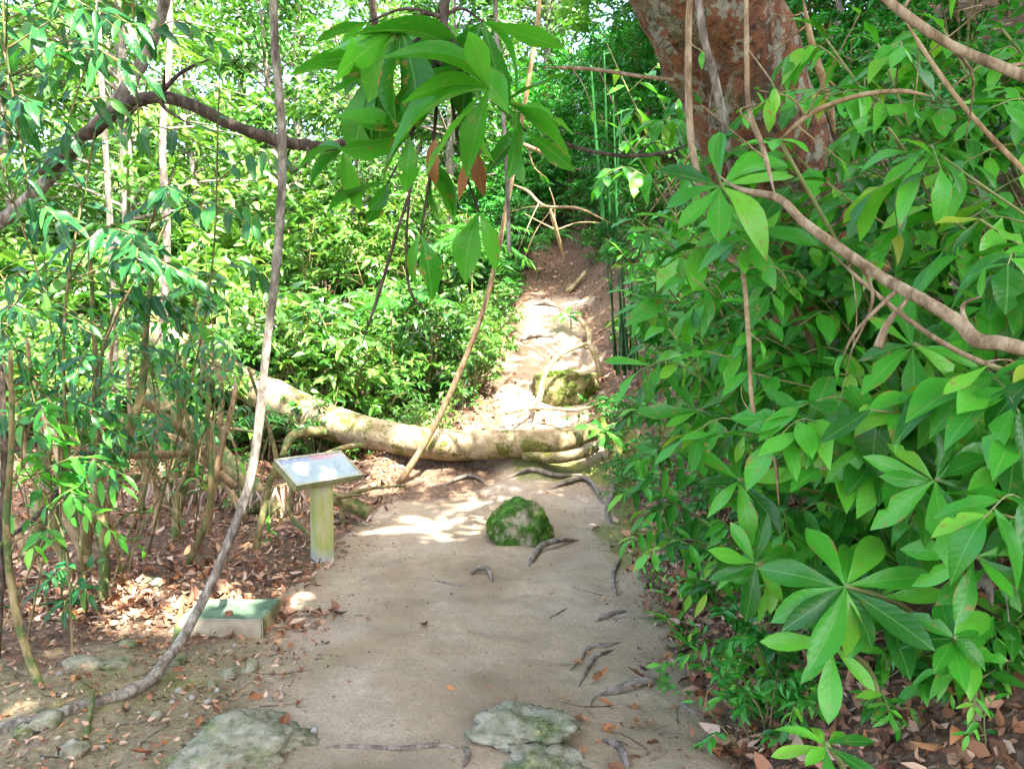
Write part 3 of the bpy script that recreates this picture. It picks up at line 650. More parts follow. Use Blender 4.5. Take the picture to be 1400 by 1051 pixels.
g = G(712, 1000); rock('flat_rock', (g[0], g[1], g[2]), (.165, .19, .06), 'rock_pale', 'jagged pale grey-green rock jutting from the bare path', 'rock', 12, .45, 5, rz=.5, ridge=.9, sink=.42)
g = G(745, 1045); rock('flat_rock', (g[0], g[1], g[2] - .015), (.15, .13, .05), 'rock_pale', 'lower broken lobe beside the jagged pale rock on the path', 'rock', 15, .45, 5, rz=-.3, ridge=.9, sink=.42)
g = G(330, 1020); rock('flat_rock', (g[0], g[1], g[2]), (.23, .2, .065), 'rock_pale', 'broad rough grey rock beside the path below the concrete slab', 'rock', 21, .36, 5, rz=.2, ridge=.9, sink=.42)
for k, (u, v, wpx, hh) in enumerate([(112, 911, 54, .03), (160, 913, 46, .03), (205, 800, 40, .03), (312, 928, 26, .03), (343, 917, 24, .03), (66, 997, 44, .035), (62, 1000, 20, .02), (290, 945, 18, .03), (215, 985, 22, .02), (175, 885, 26, .02), (240, 908, 30, .02), (100, 1030, 40, .03), (30, 1010, 34, .03)]):
    g = G(u, v); s = wpx / 2 * g[1] / FPX
    rock('stone', g, (s, s * U(.7, .95), hh * 1.3), 'rock_pale', 'flat half-buried stone in the dirt left of the path', 'stone', 30 + k, .35, 3, group='flat stones half buried left of the path', rz=U(0, 3), sink=.42)
for k in range(30):
    u, v = [(430, 1003), (263, 955), (296, 947), (245, 948), (284, 960)][k] if k < 5 else ((U(20, 420), U(880, 1045)) if k < 22 else (U(420, 900), U(800, 1040)))
    g = G(u, v); s = (U(.006, .014) if k > 4 else .016) * (1 if k < 22 else .6)
    rock('pebble', g, (s * 1.2, s, s * .8), 'pebble', 'small pale pebble lying loose on the bare soil', 'pebble', 60 + k, .3, 2, 'loose pebbles on the soil', rz=U(0, 3), sink=.2)

moss_on(BOULDER, 9000, .011, 1, .03)
# ---- the earth step block and the fallen trunk
g = G(778, 553); rock('earth_block', (g[0] - .02, g[1] + .36, g[2] + .03), (.44, .40, .42), 'moss_earth', 'mossy undercut earth block that forms the upper step of the path', 'step', 44, .2, 5, flat=.55, rz=.1, sink=.25)
moss_on(bpy.data.objects['earth_block'], 5000, .03, 2, .1)
def px_r(px, Y): return px * Y / FPX
def limb(name, pts, rpx, mat, label, cat, group=None, sides=8, bump_=.08, n=7, extra=None, bs=8.0, pieces='stem', taper=False, twigs=0):
    """pts = (u, v, Y); rpx = half-thickness in photo pixels at each end (or list)"""
    W = [P(*p) for p in pts]; path = spline(W, n); Ys = np.array([p[2] for p in pts]); rp = np.atleast_1d(rpx)
    rr = np.interp(np.linspace(0, 1, len(pts)), np.linspace(0, 1, len(rp)), rp) * Ys / FPX
    base = min((W[0], W[-1]), key=lambda q: q[2]).copy()
    rr = np.interp(np.linspace(0, 1, len(path)), np.linspace(0, 1, len(rr)), rr)
    for e, q in ((0, pts[0]), (-1, pts[-1])):
        if taper and -5 < q[0] < 1405 and q[1] > -5:
            k = np.arange(len(rr)) if e == 0 else np.arange(len(rr))[::-1]; rr = rr * np.clip(.25 + .75 * k / (len(rr) * .18), 0, 1)
    v, f = tube(path - base, rr, sides, bump_, 0, bs); me = mesh(name, v, f)
    o = obj(name, me, M[mat]); o.location = base; tag(o, label, cat, group)
    for j in range(twigs):
        k = int(U(.12, .9) * (len(path) - 2)); p = path[k]; ax = unit(path[k + 1] - path[k]); d = unit(ax * U(-.2, .9) + rdir(.7) + np.array([0, -.1, .15])); ln = U(.12, .34) * max(1, np.mean(Ys) / 3.5)
        q = spline([p, p + d * ln * .5 + rdir(.02), p + d * ln + rdir(.05) - UP * .04], 4); t_ = obj('side_twig', mesh('side_twig', *tube(q - base, [rr[k] * .45, rr[k] * .15], 5, .1)), M[mat], o)
        for jj in range(int(rng.integers(0, 4))): add_leaf(t_, 'lance_g', q[-1 - jj], unit(d + rdir(.6) - UP * .3), UP + rdir(.3), U(.05, .11))
    return o, path
def limb_onto(name, pts, rpx, mat, label, cat, group=None, lift=.0, **kw):
    W = []
    for u, v in pts:
        q = G(u, v); W.append((u, v, q[1] - .0))
    return limb(name, W, rpx, mat, label, cat, group, **kw)
fl, lp = limb('fallen_log', [(205, 440, 10.3), (235, 468, 10), (305, 508, 9.6), (380, 546, 9.2), (450, 577, 8.85), (520, 595, 8.5), (600, 607, 8.3), (690, 607, 8.22), (760, 602, 8.3), (818, 588, 8.6)],
     [17, 20, 22, 24, 24, 22, 22, 20, 18, 12], 'log', 'thick bent trunk lying across the path as a step', 'trunk', sides=20, bump_=.06, n=12, bs=5)
def sub_limb(parent, name, pts, rpx, mat, sides=8, bump_=.1):
    W = [P(*p) for p in pts]; rr = np.linspace(0, 1, len(pts)); rr = np.interp(rr, np.linspace(0, 1, len(np.atleast_1d(rpx))), np.atleast_1d(rpx)) * np.array([p[2] for p in pts]) / FPX
    v, f = tube(spline(W, 6) - np.array(parent.location), rr, sides, bump_, 0, 12); return obj(name, mesh(name, v, f), M[mat], parent)
sub_limb(fl, 'root', [(715, 622, 8.12), (760, 626, 8.08), (800, 618, 8.12), (822, 606, 8.3)], [6, 9, 5], 'log')
sub_limb(fl, 'branch', [(455, 588, 8.75), (430, 590, 8.6), (400, 596, 8.4), (385, 625, 8.2)], [9, 8, 4], 'bark_olive')
sub_limb(fl, 'branch', [(520, 606, 8.55), (470, 612, 8.3), (440, 622, 8.0)], [5, 4, 2], 'bark_olive')

# ---- the big leaning tree on the right bank and unseen trees with crowns shaped to shade the near path
def wanted_sun(x, y):
    """true where sun is wanted on this ground; crown leaves are left out"""
    n = .5 + .5 * mnoise.noise(Vector((x * 1.9, y * 1.5, 11.0))) + .22 * mnoise.noise(Vector((x * 5.5, y * 4.5, 4.0)))
    n = max(n, .06); o = 0.0
    for (cx, cy_, rx, ry, s) in GAPS: o = max(o, s * math.exp(-(((x - cx) / rx) ** 2 + ((y - cy_) / ry) ** 2) ** 2))
    xc = float(np.interp(y, CY, CX)); d = x - xc
    left = float(sstep(8.2, 9.2, y) * sstep(.5, -.6, d)); o = max(o, .70 * left)
    o = max(o, .50 * float(sstep(8.0, 8.6, y) * sstep(1.3, .9, d) * sstep(15.8, 14.2, y)))
    o = max(o, .30 * float(sstep(9, 13, y) * sstep(.8, 2.5, d)) * float(sstep(16, 14, y)))
    o = min(o, 1.0 - .8 * float(sstep(14.8, 16, y) * sstep(-3, -1.5, d) * sstep(3.5, 2.5, d)))
    o = max(o, .9 * float(sstep(-5.0, -7.0, x) * sstep(3, 6, y)))
    return o > n * .98 + .02
GAPS = [(cx, cy_, rx + .16, ry + .18, s_) for cx, cy_, rx, ry, s_ in [(-2.25, 4.75, .8, .34, 1.3), (-3.05, 5.2, .5, .3, .9), (-3.1, 4.6, .6, .5, .45), (-1.55, 4.72, .32, .14, .9), (-.55, 6.75, .42, .3, .66), (-.85, 6.2, .3, .16, .55), (-.35, 7.7, .6, .35, .60), (-2.6, 7.2, 1.1, .7, .35), (-1.2, 8.2, .6, .4, .7), (.75, 8.4, .3, .25, .6), (-1.9, 5.7, .8, .3, .45)]]
TRUNKS = [('big', np.array([1.3, .2, 8.5])), ('b', np.array([6.0, 3.0, 10.0])), ('c', np.array([4.5, -4.5, 9.0])), ('d', np.array([-1.5, -3.5, 8.5])), ('e', np.array([7.5, 9.0, 11.0])), ('f', np.array([10.0, -1.0, 10.0]))]
def canopy():  # crown leaves set along the sun's ray to shape shade and sun spots
    r = np.random.default_rng(3); buckets = {k: [] for k, _ in TRUNKS}
    n = 0
    cells = [(x, y) for x in np.arange(-6.5, 10.5, .24) for y in np.arange(-4, 18.5, .24)] + [(x, y) for x in np.arange(-2, 4, .3) for y in np.arange(18.5, 25, .3)] + [(x, y) for x in np.arange(-1.5, 1.2, .2) for y in np.arange(2.2, 5.9, .2)]
    for gx, gy in cells:
        gx += r.uniform(-.12, .12); gy += r.uniform(-.12, .12)
        if wanted_sun(gx, gy): continue
        zg = float(base_h(gx, gy)); h = r.uniform(6.3, 9.3)
        c = np.array([gx, gy, zg]) + SUN / SUN[2] * h
        key = min(TRUNKS, key=lambda t: np.hypot(*(t[1][:2] - c[:2])))[0]
        for _ in range(10):
            off = r.normal(0, .17, 3); q = c + off
            if wanted_sun(*(np.array([gx, gy]) + off[:2] - SUN[:2] / SUN[2] * off[2])): continue
            a = r.uniform(0, 6.28); buckets[key].append((q, (math.cos(a), math.sin(a), r.uniform(-.6, .2)), unit(UP + r.normal(0, .45, 3)), r.uniform(.27, .42), r.random()))
    return buckets
CAN = canopy()
def crown_mesh(b, simple=True):
    L = np.array([q[3] for q in b]); return leaf_mass('crown', [q[0] for q in b], [q[1] for q in b], [q[2] for q in b], L, L * .42, np.array([q[4] for q in b]), simple)
def shade_tree(key, base, path, rad, mat, label, sides=14, bump_=.07):
    base = np.asarray(base, float); root = thing('tree', base, label, 'tree')
    p = spline(path, 14 if sides > 30 else 8); v, f = tube(p - base, rad, sides, bump_, 0, 5.0); obj('trunk', mesh('trunk', v, f), M[mat], root)
    b = CAN[key]
    if b:
        me = crown_mesh(b); me.transform(Matrix.Translation(Vector(-base))); obj('crown', me, M['fol_crown'], root, 'stuff')
        top = p[-1]; pts = np.array([q[0] for q in b]); r = np.random.default_rng(len(b)); mb = MB()
        for i in range(14):
            e = pts[r.integers(len(pts))]; m_ = (top + e) / 2 + UP * .5; mb = MB(); mb.tube(spline([p[-2 - i % 6] - base, m_ - base, e - base], 6), [.07, .05, .012], 6)
            obj('limb', mb.mesh('limb'), M[mat], root)
    return root
tb = P(1185, 480, 5.35); tb[2] = H(tb[0], tb[1])
bigt = shade_tree('big', tb, [tb + np.array([.06, .02, -.4]), P(1178, 462, 5.3), P(1112, 340, 4.95), P(1058, 228, 4.65), P(1012, 110, 4.4), P(966, 0, 4.15), P(915, -130, 3.9), P(870, -330, 3.5), np.array([.9, 2.4, 6.4]), np.array([1.2, 1.2, 8.0])],
     [.40, .36, .335, .33, .33, .34, .33, .3, .24, .14], 'bark_red', 'massive leaning tree with flaking red and grey lichened bark', 44, .075)
for s, pts in enumerate([[(1090, 130, 4.35), (1105, 210, 4.5), (1130, 300, 4.75), (1160, 400, 5.0)], [(1120, 330, 4.85), (1080, 400, 4.9), (1065, 470, 5.0)], [(1190, 440, 5.1), (1235, 470, 5.0), (1265, 500, 4.9)]]):
    W = [P(*q) for q in pts]; v, f = tube(spline(W, 6) - tb, [.05, .08, .05], 10, .12, 0, 6); obj('buttress_root', mesh('buttress_root', v, f), M['bark_red'], bigt)
for key, bx, by, lab in (('b', 7.0, 3.6, 'unseen slender grey tree on the upper right bank, crown shaped for shade'), ('c', 5.0, -4.8, 'unseen grey tree behind the viewer to the right, crown shaped for shade'), ('d', -1.6, -4.0, 'unseen grey tree behind the viewer to the left, crown shaped for shade'), ('e', 8.0, 9.5, 'unseen grey tree high on the right bank behind the leaning one, crown shaped for shade'), ('f', 10.5, -1.5, 'farthest unseen grey tree up the right bank, crown shaped for shade')):
    b0 = np.array([bx, by, H(bx, by)]); t = [q for k, q in TRUNKS if k == key][0]
    shade_tree(key, b0, [b0 - UP * .3, (b0 + t) / 2 + np.array([.2, -.1, 0]), t], [.2, .15, .1], 'bark_grey', lab, 10)

# ---- background trees (three shapes, copied)
def tree_proto(seed, height, spread, clumps, per, leaf_l, trunk_r):
    r = np.random.default_rng(seed); mt = MB(); lean = r.uniform(-.8, .8, 2)
    tp = spline([(0, 0, -.4), (lean[0] * .3, lean[1] * .3, height * .35), (lean[0] * .5 + r.uniform(-.3, .3), lean[1], height * .7), (lean[0], lean[1], height)], 6); mt.tube(tp, [trunk_r, trunk_r * .7, trunk_r * .3], 9, .06, 4)
    ml = MB(); pos = []; dr = []; nn = []; rn = []
    for c in range(clumps):
        f = r.uniform(.28, 1.0); i = f * (len(tp) - 1); k = min(int(i), len(tp) - 2); s = tp[k] + (tp[k + 1] - tp[k]) * (i - k)
        a = r.uniform(0, 6.28); ln = spread * r.uniform(.35, 1.0) * (1.25 - .7 * f); e = s + np.array([math.cos(a) * ln, math.sin(a) * ln, ln * r.uniform(-.1, .6)])
        ml.tube(spline([s, (s + e) / 2 + UP * .2, e], 4), [trunk_r * .28, trunk_r * .07], 5)
        br = r.random() * .5; rr = r.uniform(.35, .75)
        for j in range(per):
            t = r.uniform(.45, 1.05); q = s + (e - s) * t + r.normal(0, rr * .42, 3) * (1, 1, .7)
            d = unit(q - s) + r.normal(0, .5, 3) - UP * .35
            pos.append(q); dr.append(d); nn.append(unit(UP + r.normal(0, .5, 3))); rn.append(br + .5 * r.random())
    m = len(pos); L = leaf_l * r.uniform(.7, 1.25, m)
    return mt.mesh('trunk'), ml.mesh('limbs'), leaf_mass('crown', pos, dr, nn, L, L * .38, np.array(rn))
TP = []
for s, kw in enumerate([dict(height=9, spread=2.4, clumps=60, per=60, leaf_l=.22, trunk_r=.11), dict(height=7.5, spread=2.2, clumps=52, per=60, leaf_l=.2, trunk_r=.09), dict(height=11, spread=2.8, clumps=64, per=64, leaf_l=.25, trunk_r=.14)]):
    a, b, c = tree_proto(50 + s, **kw); a.materials.append(M['bark_grey']); b.materials.append(M['bark_grey']); c.materials.append(M['fol_sun']); TP.append((a, b, c))
def bgtree(x, y, s=1.0, label='', group=None, kind=None):
    a, b, c = TP[int(rng.integers(3)) if kind is None else kind]; root = thing('tree', (x, y, H(x, y)), label, 'tree', group)
    root.scale = (s, s, s); root.rotation_euler = (0, 0, U(0, 6.28)); obj('trunk', a, None, root); obj('limbs', b, None, root); obj('crown', c, None, root, 'stuff')
LB = 'sunlit slender tree rising behind the shrubs left of the path'
for (x, y, s) in [(-6.4, 13.5, .9), (-3.2, 15.5, .85), (-9.3, 15, 1), (-5.2, 18, 1.05), (-1.6, 19.5, .95), (-8.2, 21, 1.1), (-12.5, 19, 1.1), (-3.2, 23.5, 1.1), (-7, 26, 1.2), (-13, 26, 1.3), (-.6, 26, 1.1), (-18, 24, 1.2), (-10.5, 31, 1.4), (-4.5, 32, 1.3), (-17.5, 33, 1.4), (-13.5, 14.5, .95)]:
    bgtree(x + U(-.3, .3), y, s, LB, 'trees behind the shrubs left of the path')
for (x, y, s) in [(3.6, 17, .8), (5.5, 14, .85), (4.6, 22, 1.0), (7.5, 18, 1.0), (1.2, 29, 1.1), (4.5, 28, 1.2), (8.5, 25, 1.2), (11, 16, 1.1), (12, 23, 1.2), (7.5, 33, 1.4), (1.5, 36, 1.4), (13.5, 12, 1.0), (15, 31, 1.4)]:
    bgtree(x, y, s, 'tree on the slope beyond the big leaning trunk, right of the path', 'trees on the slope right of the path')

# ---- shrub masses
def ok_path(x, y, m=.25):
    xc = float(np.interp(y, CY, CX)); return not (-float(np.interp(y, CY, WL_)) - m < x - xc < float(np.interp(y, CY, WR_)) + m)
def scatter(key, n, xr, yr, label, group, s=(.8, 1.2), margin=.5, mind=.7, name='shrub', cond=None):
    pts = []; tries = 0
    while len(pts) < n and tries < n * 40:
        tries += 1; x, y = U(*xr), U(*yr)
        if not ok_path(x, y, margin) or (cond and not cond(x, y)) or abs(x) > y * .78 + 1.2: continue
        if any((x - a) ** 2 + (y - b) ** 2 < mind ** 2 for a, b in pts): continue
        pts.append((x, y))
    for x, y in pts: shrub(key, (x, y, H(x, y) - .03), label, group, U(*s), name)
left = lambda x, y: x < float(np.interp(y, CY, CX))
right = lambda x, y: x > float(np.interp(y, CY, CX))
scatter('sun', 22, (-9, -.2), (9.3, 13.5), 'sunlit bush with small pale leaves behind the fallen trunk', 'sunlit bushes behind the fallen trunk', (.75, 1.15), .85, .85, cond=left)
scatter('broad', 16, (-9, -.4), (10.5, 17), 'sunlit shrub with broad pale leaves among the left bushes', 'broad-leaved sunlit shrubs left of the path', (.8, 1.25), 1.0, 1.1, cond=left)
scatter('sunbig', 26, (-13, .2), (13, 22), 'tall sunlit shrub on the far slope left of the path', 'tall shrubs on the left slope', (.8, 1.15), 1.2, 1.5, cond=left)
scatter('sunbig', 16, (-16, -1), (22, 32), 'tall sunlit shrub on the far slope left of the path', 'tall shrubs on the left slope', (1.0, 1.4), 1.2, 1.9, cond=left)
scatter('sun', 14, (-2.6, -.4), (8.9, 13), 'small bush crowding the left edge of the climbing path', 'small bushes crowding the left path edge', (.38, .62), .15, .5, cond=lambda x, y: left(x, y) and x > float(np.interp(y, CY, CX)) - 2.3 and not (-1.9 < x < -.55 and y < 11.6))
scatter('sun', 12, (-6.5, -1.8), (9.4, 10.9), 'leafy bush close behind the fallen trunk', 'bushes close behind the fallen trunk', (.7, 1.05), .5, .7, cond=lambda x, y: left(x, y) and y > 9.0 - .35 * (x + 2.5))
for x, y, k in ((-4.6, 8.6, .6), (-5.6, 8.2, .75), (-3.9, 8.5, .45)): shrub('dark', (x, y, H(x, y)), 'dark bush in front of the upper end of the fallen trunk', 'bushes before the upper end of the fallen trunk', k)
scatter('low', 22, (-3.4, .3), (8.9, 13), 'low leafy seedling at the left edge of the climbing path', 'seedlings along the left path edge', (.6, 1.1), .12, .4, 'seedling', cond=lambda x, y: left(x, y) and x > float(np.interp(y, CY, CX)) - 2.0)
scatter('low', 10, (-5.5, -2.2), (5.8, 9), 'low seedling growing among the fallen leaves left of the sign', 'seedlings in the leaf litter left of the sign', (.5, .9), .3, .6, 'seedling', cond=left)
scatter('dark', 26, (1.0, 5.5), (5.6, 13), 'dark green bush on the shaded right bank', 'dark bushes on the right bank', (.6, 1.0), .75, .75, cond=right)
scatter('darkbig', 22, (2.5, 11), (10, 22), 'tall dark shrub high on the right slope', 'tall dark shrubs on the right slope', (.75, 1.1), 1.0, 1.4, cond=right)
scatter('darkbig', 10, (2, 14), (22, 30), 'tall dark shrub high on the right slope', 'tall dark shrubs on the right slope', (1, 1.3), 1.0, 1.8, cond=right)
scatter('darklow', 60, (.9, 2.6), (3.0, 9.5), 'small herb with fine dark leaves on the right bank', 'small herbs on the right bank', (.5, 1.0), .1, .24, 'herb', cond=lambda x, y: right(x, y) and (y > 4.0 or x < 1.35))
scatter('low', 40, (1.2, 4.5), (8.8, 18), 'small fresh seedling on the litter bank right of the climbing path', 'seedlings on the bank right of the climbing path', (.5, 1.0), .25, .4, 'seedling', cond=right)
for (x, y, k) in [(-.75, 11.9, .34), (-.5, 12.6, .4), (-.35, 13.4, .42), (-.2, 14.1, .42), (-.9, 12.9, .5), (-.6, 14, .5), (-.05, 15.0, .42), (-1.0, 11.0, .26)]:
    shrub('sun', (x, y, H(x, y)), 'small sunlit bush pressing against the upper path', 'small sunlit bushes pressing against the upper path', k)
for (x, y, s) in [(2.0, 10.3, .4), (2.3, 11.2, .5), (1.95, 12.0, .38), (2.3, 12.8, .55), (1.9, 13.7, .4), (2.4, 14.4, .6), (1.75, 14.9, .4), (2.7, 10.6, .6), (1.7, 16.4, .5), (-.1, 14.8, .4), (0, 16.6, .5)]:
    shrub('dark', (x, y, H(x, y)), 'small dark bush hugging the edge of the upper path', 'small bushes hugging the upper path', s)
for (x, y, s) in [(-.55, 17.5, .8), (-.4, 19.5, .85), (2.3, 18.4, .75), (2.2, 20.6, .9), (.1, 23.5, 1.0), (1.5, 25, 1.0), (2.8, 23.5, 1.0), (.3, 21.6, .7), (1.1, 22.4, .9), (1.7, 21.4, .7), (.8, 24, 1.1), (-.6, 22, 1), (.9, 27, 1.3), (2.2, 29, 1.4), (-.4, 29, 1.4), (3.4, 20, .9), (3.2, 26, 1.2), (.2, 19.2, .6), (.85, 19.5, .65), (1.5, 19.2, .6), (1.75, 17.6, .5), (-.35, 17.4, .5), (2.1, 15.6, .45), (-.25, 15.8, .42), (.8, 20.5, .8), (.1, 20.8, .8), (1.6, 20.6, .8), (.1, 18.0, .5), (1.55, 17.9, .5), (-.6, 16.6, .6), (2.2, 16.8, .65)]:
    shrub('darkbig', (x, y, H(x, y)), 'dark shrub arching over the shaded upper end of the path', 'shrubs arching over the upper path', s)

# ---- foreground plants of the right bank, every large leaf its own part
def on_bank(pix, Y, label, group, hmax=.42, **kw):
    """tip where the photo shows it; the stem springs from the slope behind it"""
    tip = P(*pix, Y); t = 0.05; dx, dy = .85 + U(-.15, .15), .45 + U(-.25, .25)
    while t < 1.3 and H(tip[0] + dx * t, tip[1] + dy * t) < tip[2] - hmax: t += .03
    b = np.array([tip[0] + dx * t, tip[1] + dy * t, 0]); b[2] = H(b[0], b[1])
    if tip[2] < H(tip[0], tip[1]) + .1: tip[2] = H(tip[0], tip[1]) + .12
    return sapling(tip, b, label, group, **kw)
def near(u, v, Y):
    if v > 640: return 'around the large rosette plant' if u > 1080 else 'at the foot of the right bank beside the bare path'
    if u < 960 and Y > 3.6: return 'between the leaning tree and the climbing path'
    if u < 1080: return 'in front of the leaning tree, left of the pinkish branch'
    t = np.interp(u, [980, 1160, 1400], [240, 350, 480])
    return 'above the thick pinkish branch' if v < t else 'just below the thick pinkish branch' if v < t + 130 else 'between the pinkish branch and the large rosette plant'
rosette((1157, 800), 2.35, 'large rosette plant with long bright leaves above brown leaf litter', None, ((0, 11, .265), (.20, 8, .24)), axis=(-.1, -.8, .6))
rosette((1138, 878), 2.42, 'lower bright whorl of long leaves directly under the large rosette plant', None, ((0, 7, .22),), axis=(-.15, -.8, .5))
rosette((1280, 655), 2.2, 'drooping rosette with pale midribs below the leafy twig on the bank', None, ((0, 9, .24),), axis=(-.15, -.85, .4))
for (u, v, Y, sz, lab) in [(1105, 585, 2.5, .23, 'whorl of long drooping leaves just right of the thin drooping stalk'), (1200, 600, 2.4, .22, 'bright whorl tucked under the sweeping pinkish branch'), (1010, 655, 2.9, .22, 'whorl of long leaves above the herbs at the path edge'), (1335, 760, 2.2, .22, 'dark glossy whorl beside the white bark sapling'), (1035, 770, 2.7, .2, 'small bright whorl left of the large rosette plant'), (955, 560, 3.4, .24, 'loose whorl leaning from the bank toward the upper path'), (1250, 470, 2.4, .24, 'whorl of broad leaves hanging under the thin brown branch')]:
    rosette((u, v), Y, lab, None, ((0, 8, sz), (.1, 5, sz * .85)), axis=(U(-.3, 0), -.75, U(.3, .6)))
rosette((1130, 1015), 2.15, 'low dark-leaved rosette at the litter edge under the large rosette plant', None, ((0, 8, .16),), axis=(0, -.5, .85))
rosette((1305, 870), 2.25, 'glossy dark ribbed-leaf plant beside the large rosette plant', None, ((0, 8, .15), (.1, 5, .14)), key='ellip', axis=(-.2, -.6, .7))
rosette((985, 250), 3.1, 'long-leaved plant in front of the leaning trunk', None, ((0, 8, .33), (.25, 6, .3)), axis=(-.2, -.7, .55))
rosette((1065, 190), 2.9, 'pale upright tuft of three leaves before the leaning trunk', None, ((0, 5, .16),), axis=(-.1, -.4, .85))
rosette((825, 585), 8.2, 'small leafy plant at the right end of the fallen trunk', None, ((0, 9, .3), (.12, 6, .25)), axis=(0, -.5, .8))
rosette((775, 430), 12.4, 'small pale plant beside the roots on the climbing path', None, ((0, 9, .3),), axis=(0, -.4, .85))
LA = 'broad glossy-leaved shrub '; GA = 'broad-leaved shrubs on the right bank'
for (u, v, Y, sz, br, per) in [(1215, 175, 2.6, .16, 5, 8), (1290, 215, 2.5, .17, 5, 8), (1340, 300, 2.4, .16, 4, 8), (1235, 260, 2.7, .17, 5, 8), (1380, 150, 2.5, .16, 4, 8), (1370, 380, 2.3, .16, 4, 8), (1310, 350, 2.6, .16, 4, 8), (1180, 330, 3.0, .16, 4, 7), (1130, 250, 3.1, .17, 4, 7),
        (1090, 590, 2.4, .17, 4, 8), (1190, 560, 2.25, .17, 5, 9), (1120, 640, 2.4, .17, 4, 8), (1250, 540, 2.3, .16, 5, 8), (1350, 500, 2.1, .17, 5, 8), (1385, 600, 2.0, .17, 4, 8), (1360, 700, 2.0, .16, 4, 8), (1330, 610, 2.3, .16, 4, 7),
        (1090, 370, 3.2, .15, 5, 7), (1035, 420, 3.1, .16, 4, 8), (1000, 330, 3.2, .17, 4, 7), (945, 380, 3.2, .17, 5, 7), (920, 300, 3.4, .17, 4, 7), (915, 450, 3.1, .16, 4, 7), (965, 480, 3.2, .16, 4, 7), (1030, 510, 3.0, .16, 4, 7), (990, 590, 2.9, .16, 4, 8), (1060, 480, 3.2, .15, 4, 7), (895, 370, 3.8, .17, 4, 7), (870, 300, 4.4, .18, 4, 7)]:
    on_bank((u, v), Y, LA + near(u, v, Y), GA + ' ' + near(u, v, Y), key='ellip' if int(u) % 3 else 'obov', size=sz * 1.22, branches=br, per=per - 1, droop=.4)
for (u, v, Y) in [(1010, 190, 3.6), (1090, 215, 3.5), (1050, 290, 3.6), (1110, 320, 3.6), (990, 270, 3.8), (1140, 400, 3.5), (1070, 350, 3.7), (1180, 230, 3.6)]:
    on_bank((u, v), Y, 'leafy shoot half covering the lower trunk of the leaning tree', 'shoots half covering the leaning tree', hmax=.7, key='ellip', size=U(.17, .24), branches=4, per=6, droop=.4, stem_r=.007, reach=.4, low=.45)
LE = 'young shrub with mid-sized leaves '; GE = 'young shrubs filling the right bank'
for k in range(24):
    u, v = U(900, 1400), U(330, 690)
    if (u - 1220) ** 2 / 75 ** 2 + (v - 790) ** 2 / 90 ** 2 < 1 or u < 900 + max(0, v - 520) * .25: continue
    Y = float(np.interp(u, [880, 1050, 1400], [4.3, 3.4, 2.7])) * U(.92, 1.1)
    on_bank((u, v), Y, LE + near(u, v, Y), GE + ' ' + near(u, v, Y), key='ellip' if k % 2 else 'lance_g', size=U(.16, .23), branches=4, per=6, droop=.35, stem_r=.006, reach=.34, low=.3)
LC = 'small narrow-leaved shrub '; GC = 'small-leaved shrubs along the right path edge'
for (u, v, Y, sz) in [(880, 470, 4.6, .13), (905, 540, 4.3, .13), (930, 600, 4.0, .13), (880, 620, 4.6, .12), (960, 660, 3.6, .13), (910, 680, 4.1, .12), (1010, 690, 3.1, .13), (930, 740, 3.5, .12), (985, 745, 3.1, .13), (890, 720, 4.2, .11), (940, 520, 4.0, .13), (1020, 640, 3.2, .13), (870, 560, 5.0, .13), (860, 400, 5.0, .15), (845, 340, 5.6, .16), (855, 365, 6.0, .17), (835, 385, 6.2, .15)]:
    on_bank((u, v), Y, LC + near(u, v, Y), GC + ' ' + near(u, v, Y), key='lance_g', size=sz * 1.2, branches=5, per=8, droop=.35, stem_r=.005, reach=.32, low=.25)
LD = 'overhanging leafy spray in the upper right above the bank'; GD = 'leafy sprays above the right bank'
for (u, v, Y) in [(1120, 40, 3.4), (1200, 60, 3.2), (1290, 40, 3.2), (1370, 40, 3.0), (1160, 120, 3.5), (1260, 110, 3.3), (1330, 120, 3.2), (900, 130, 5), (850, 180, 5.6), (830, 60, 6.0), (890, 220, 5)]:
    on_bank((u, v), Y, LD, GD, hmax=.9, key='ellip', size=.17 if Y < 4 else .2, branches=6, per=8, droop=.45, reach=.5, stem_r=.009, low=.5)
for k, (u, v, sz) in enumerate([(1010, 880, .10), (1045, 915, .10), (975, 895, .09), (1075, 945, .11), (1025, 955, .09), (1215, 905, .09), (1245, 880, .1), (1300, 905, .12), (1350, 870, .14), (1380, 905, .13), (1330, 930, .12), (1390, 850, .14), (1195, 960, .08), (1060, 870, .12), (1100, 960, .10), (955, 800, .12), (985, 770, .13), (1040, 790, .13)]):
    g = G(u, v + 30); tip = P(u, v, g[1] - .06); tip[2] = max(tip[2], g[2] + .08)
    sapling(tip, g, 'small leafy plant in the brown litter ' + ('beside the ribbed-leaf plant' if u > 1190 else 'between the path and the large rosette plant'), 'small plants in the litter ' + ('beside the ribbed-leaf plant' if u > 1190 else 'by the path'), key='ellip' if k % 2 else 'lance_g', size=sz, branches=3, per=6, stem_r=.004, droop=.2, reach=.16, name='small_plant', cat='plant', low=.2)
def strap(pix, n, size, label, group=None):
    g = G(*pix); root = thing('strap_leaf_plant', g, label, 'plant', group)
    for i in range(n):
        a = i * 2.4 + U(-.3, .3); add_leaf(root, 'strap', g, (math.cos(a), math.sin(a), U(.5, 1.3)), (0, 0, 1) + rdir(.2), size * U(.7, 1.15))
strap((925, 860), 16, .27, 'tuft of arching strap leaves at the right path edge')
strap((940, 890), 12, .16, 'small tuft of narrow leaves below the arching strap leaves')
strap((885, 500), 16, .45, 'grassy tuft under the green stalks on the bank')
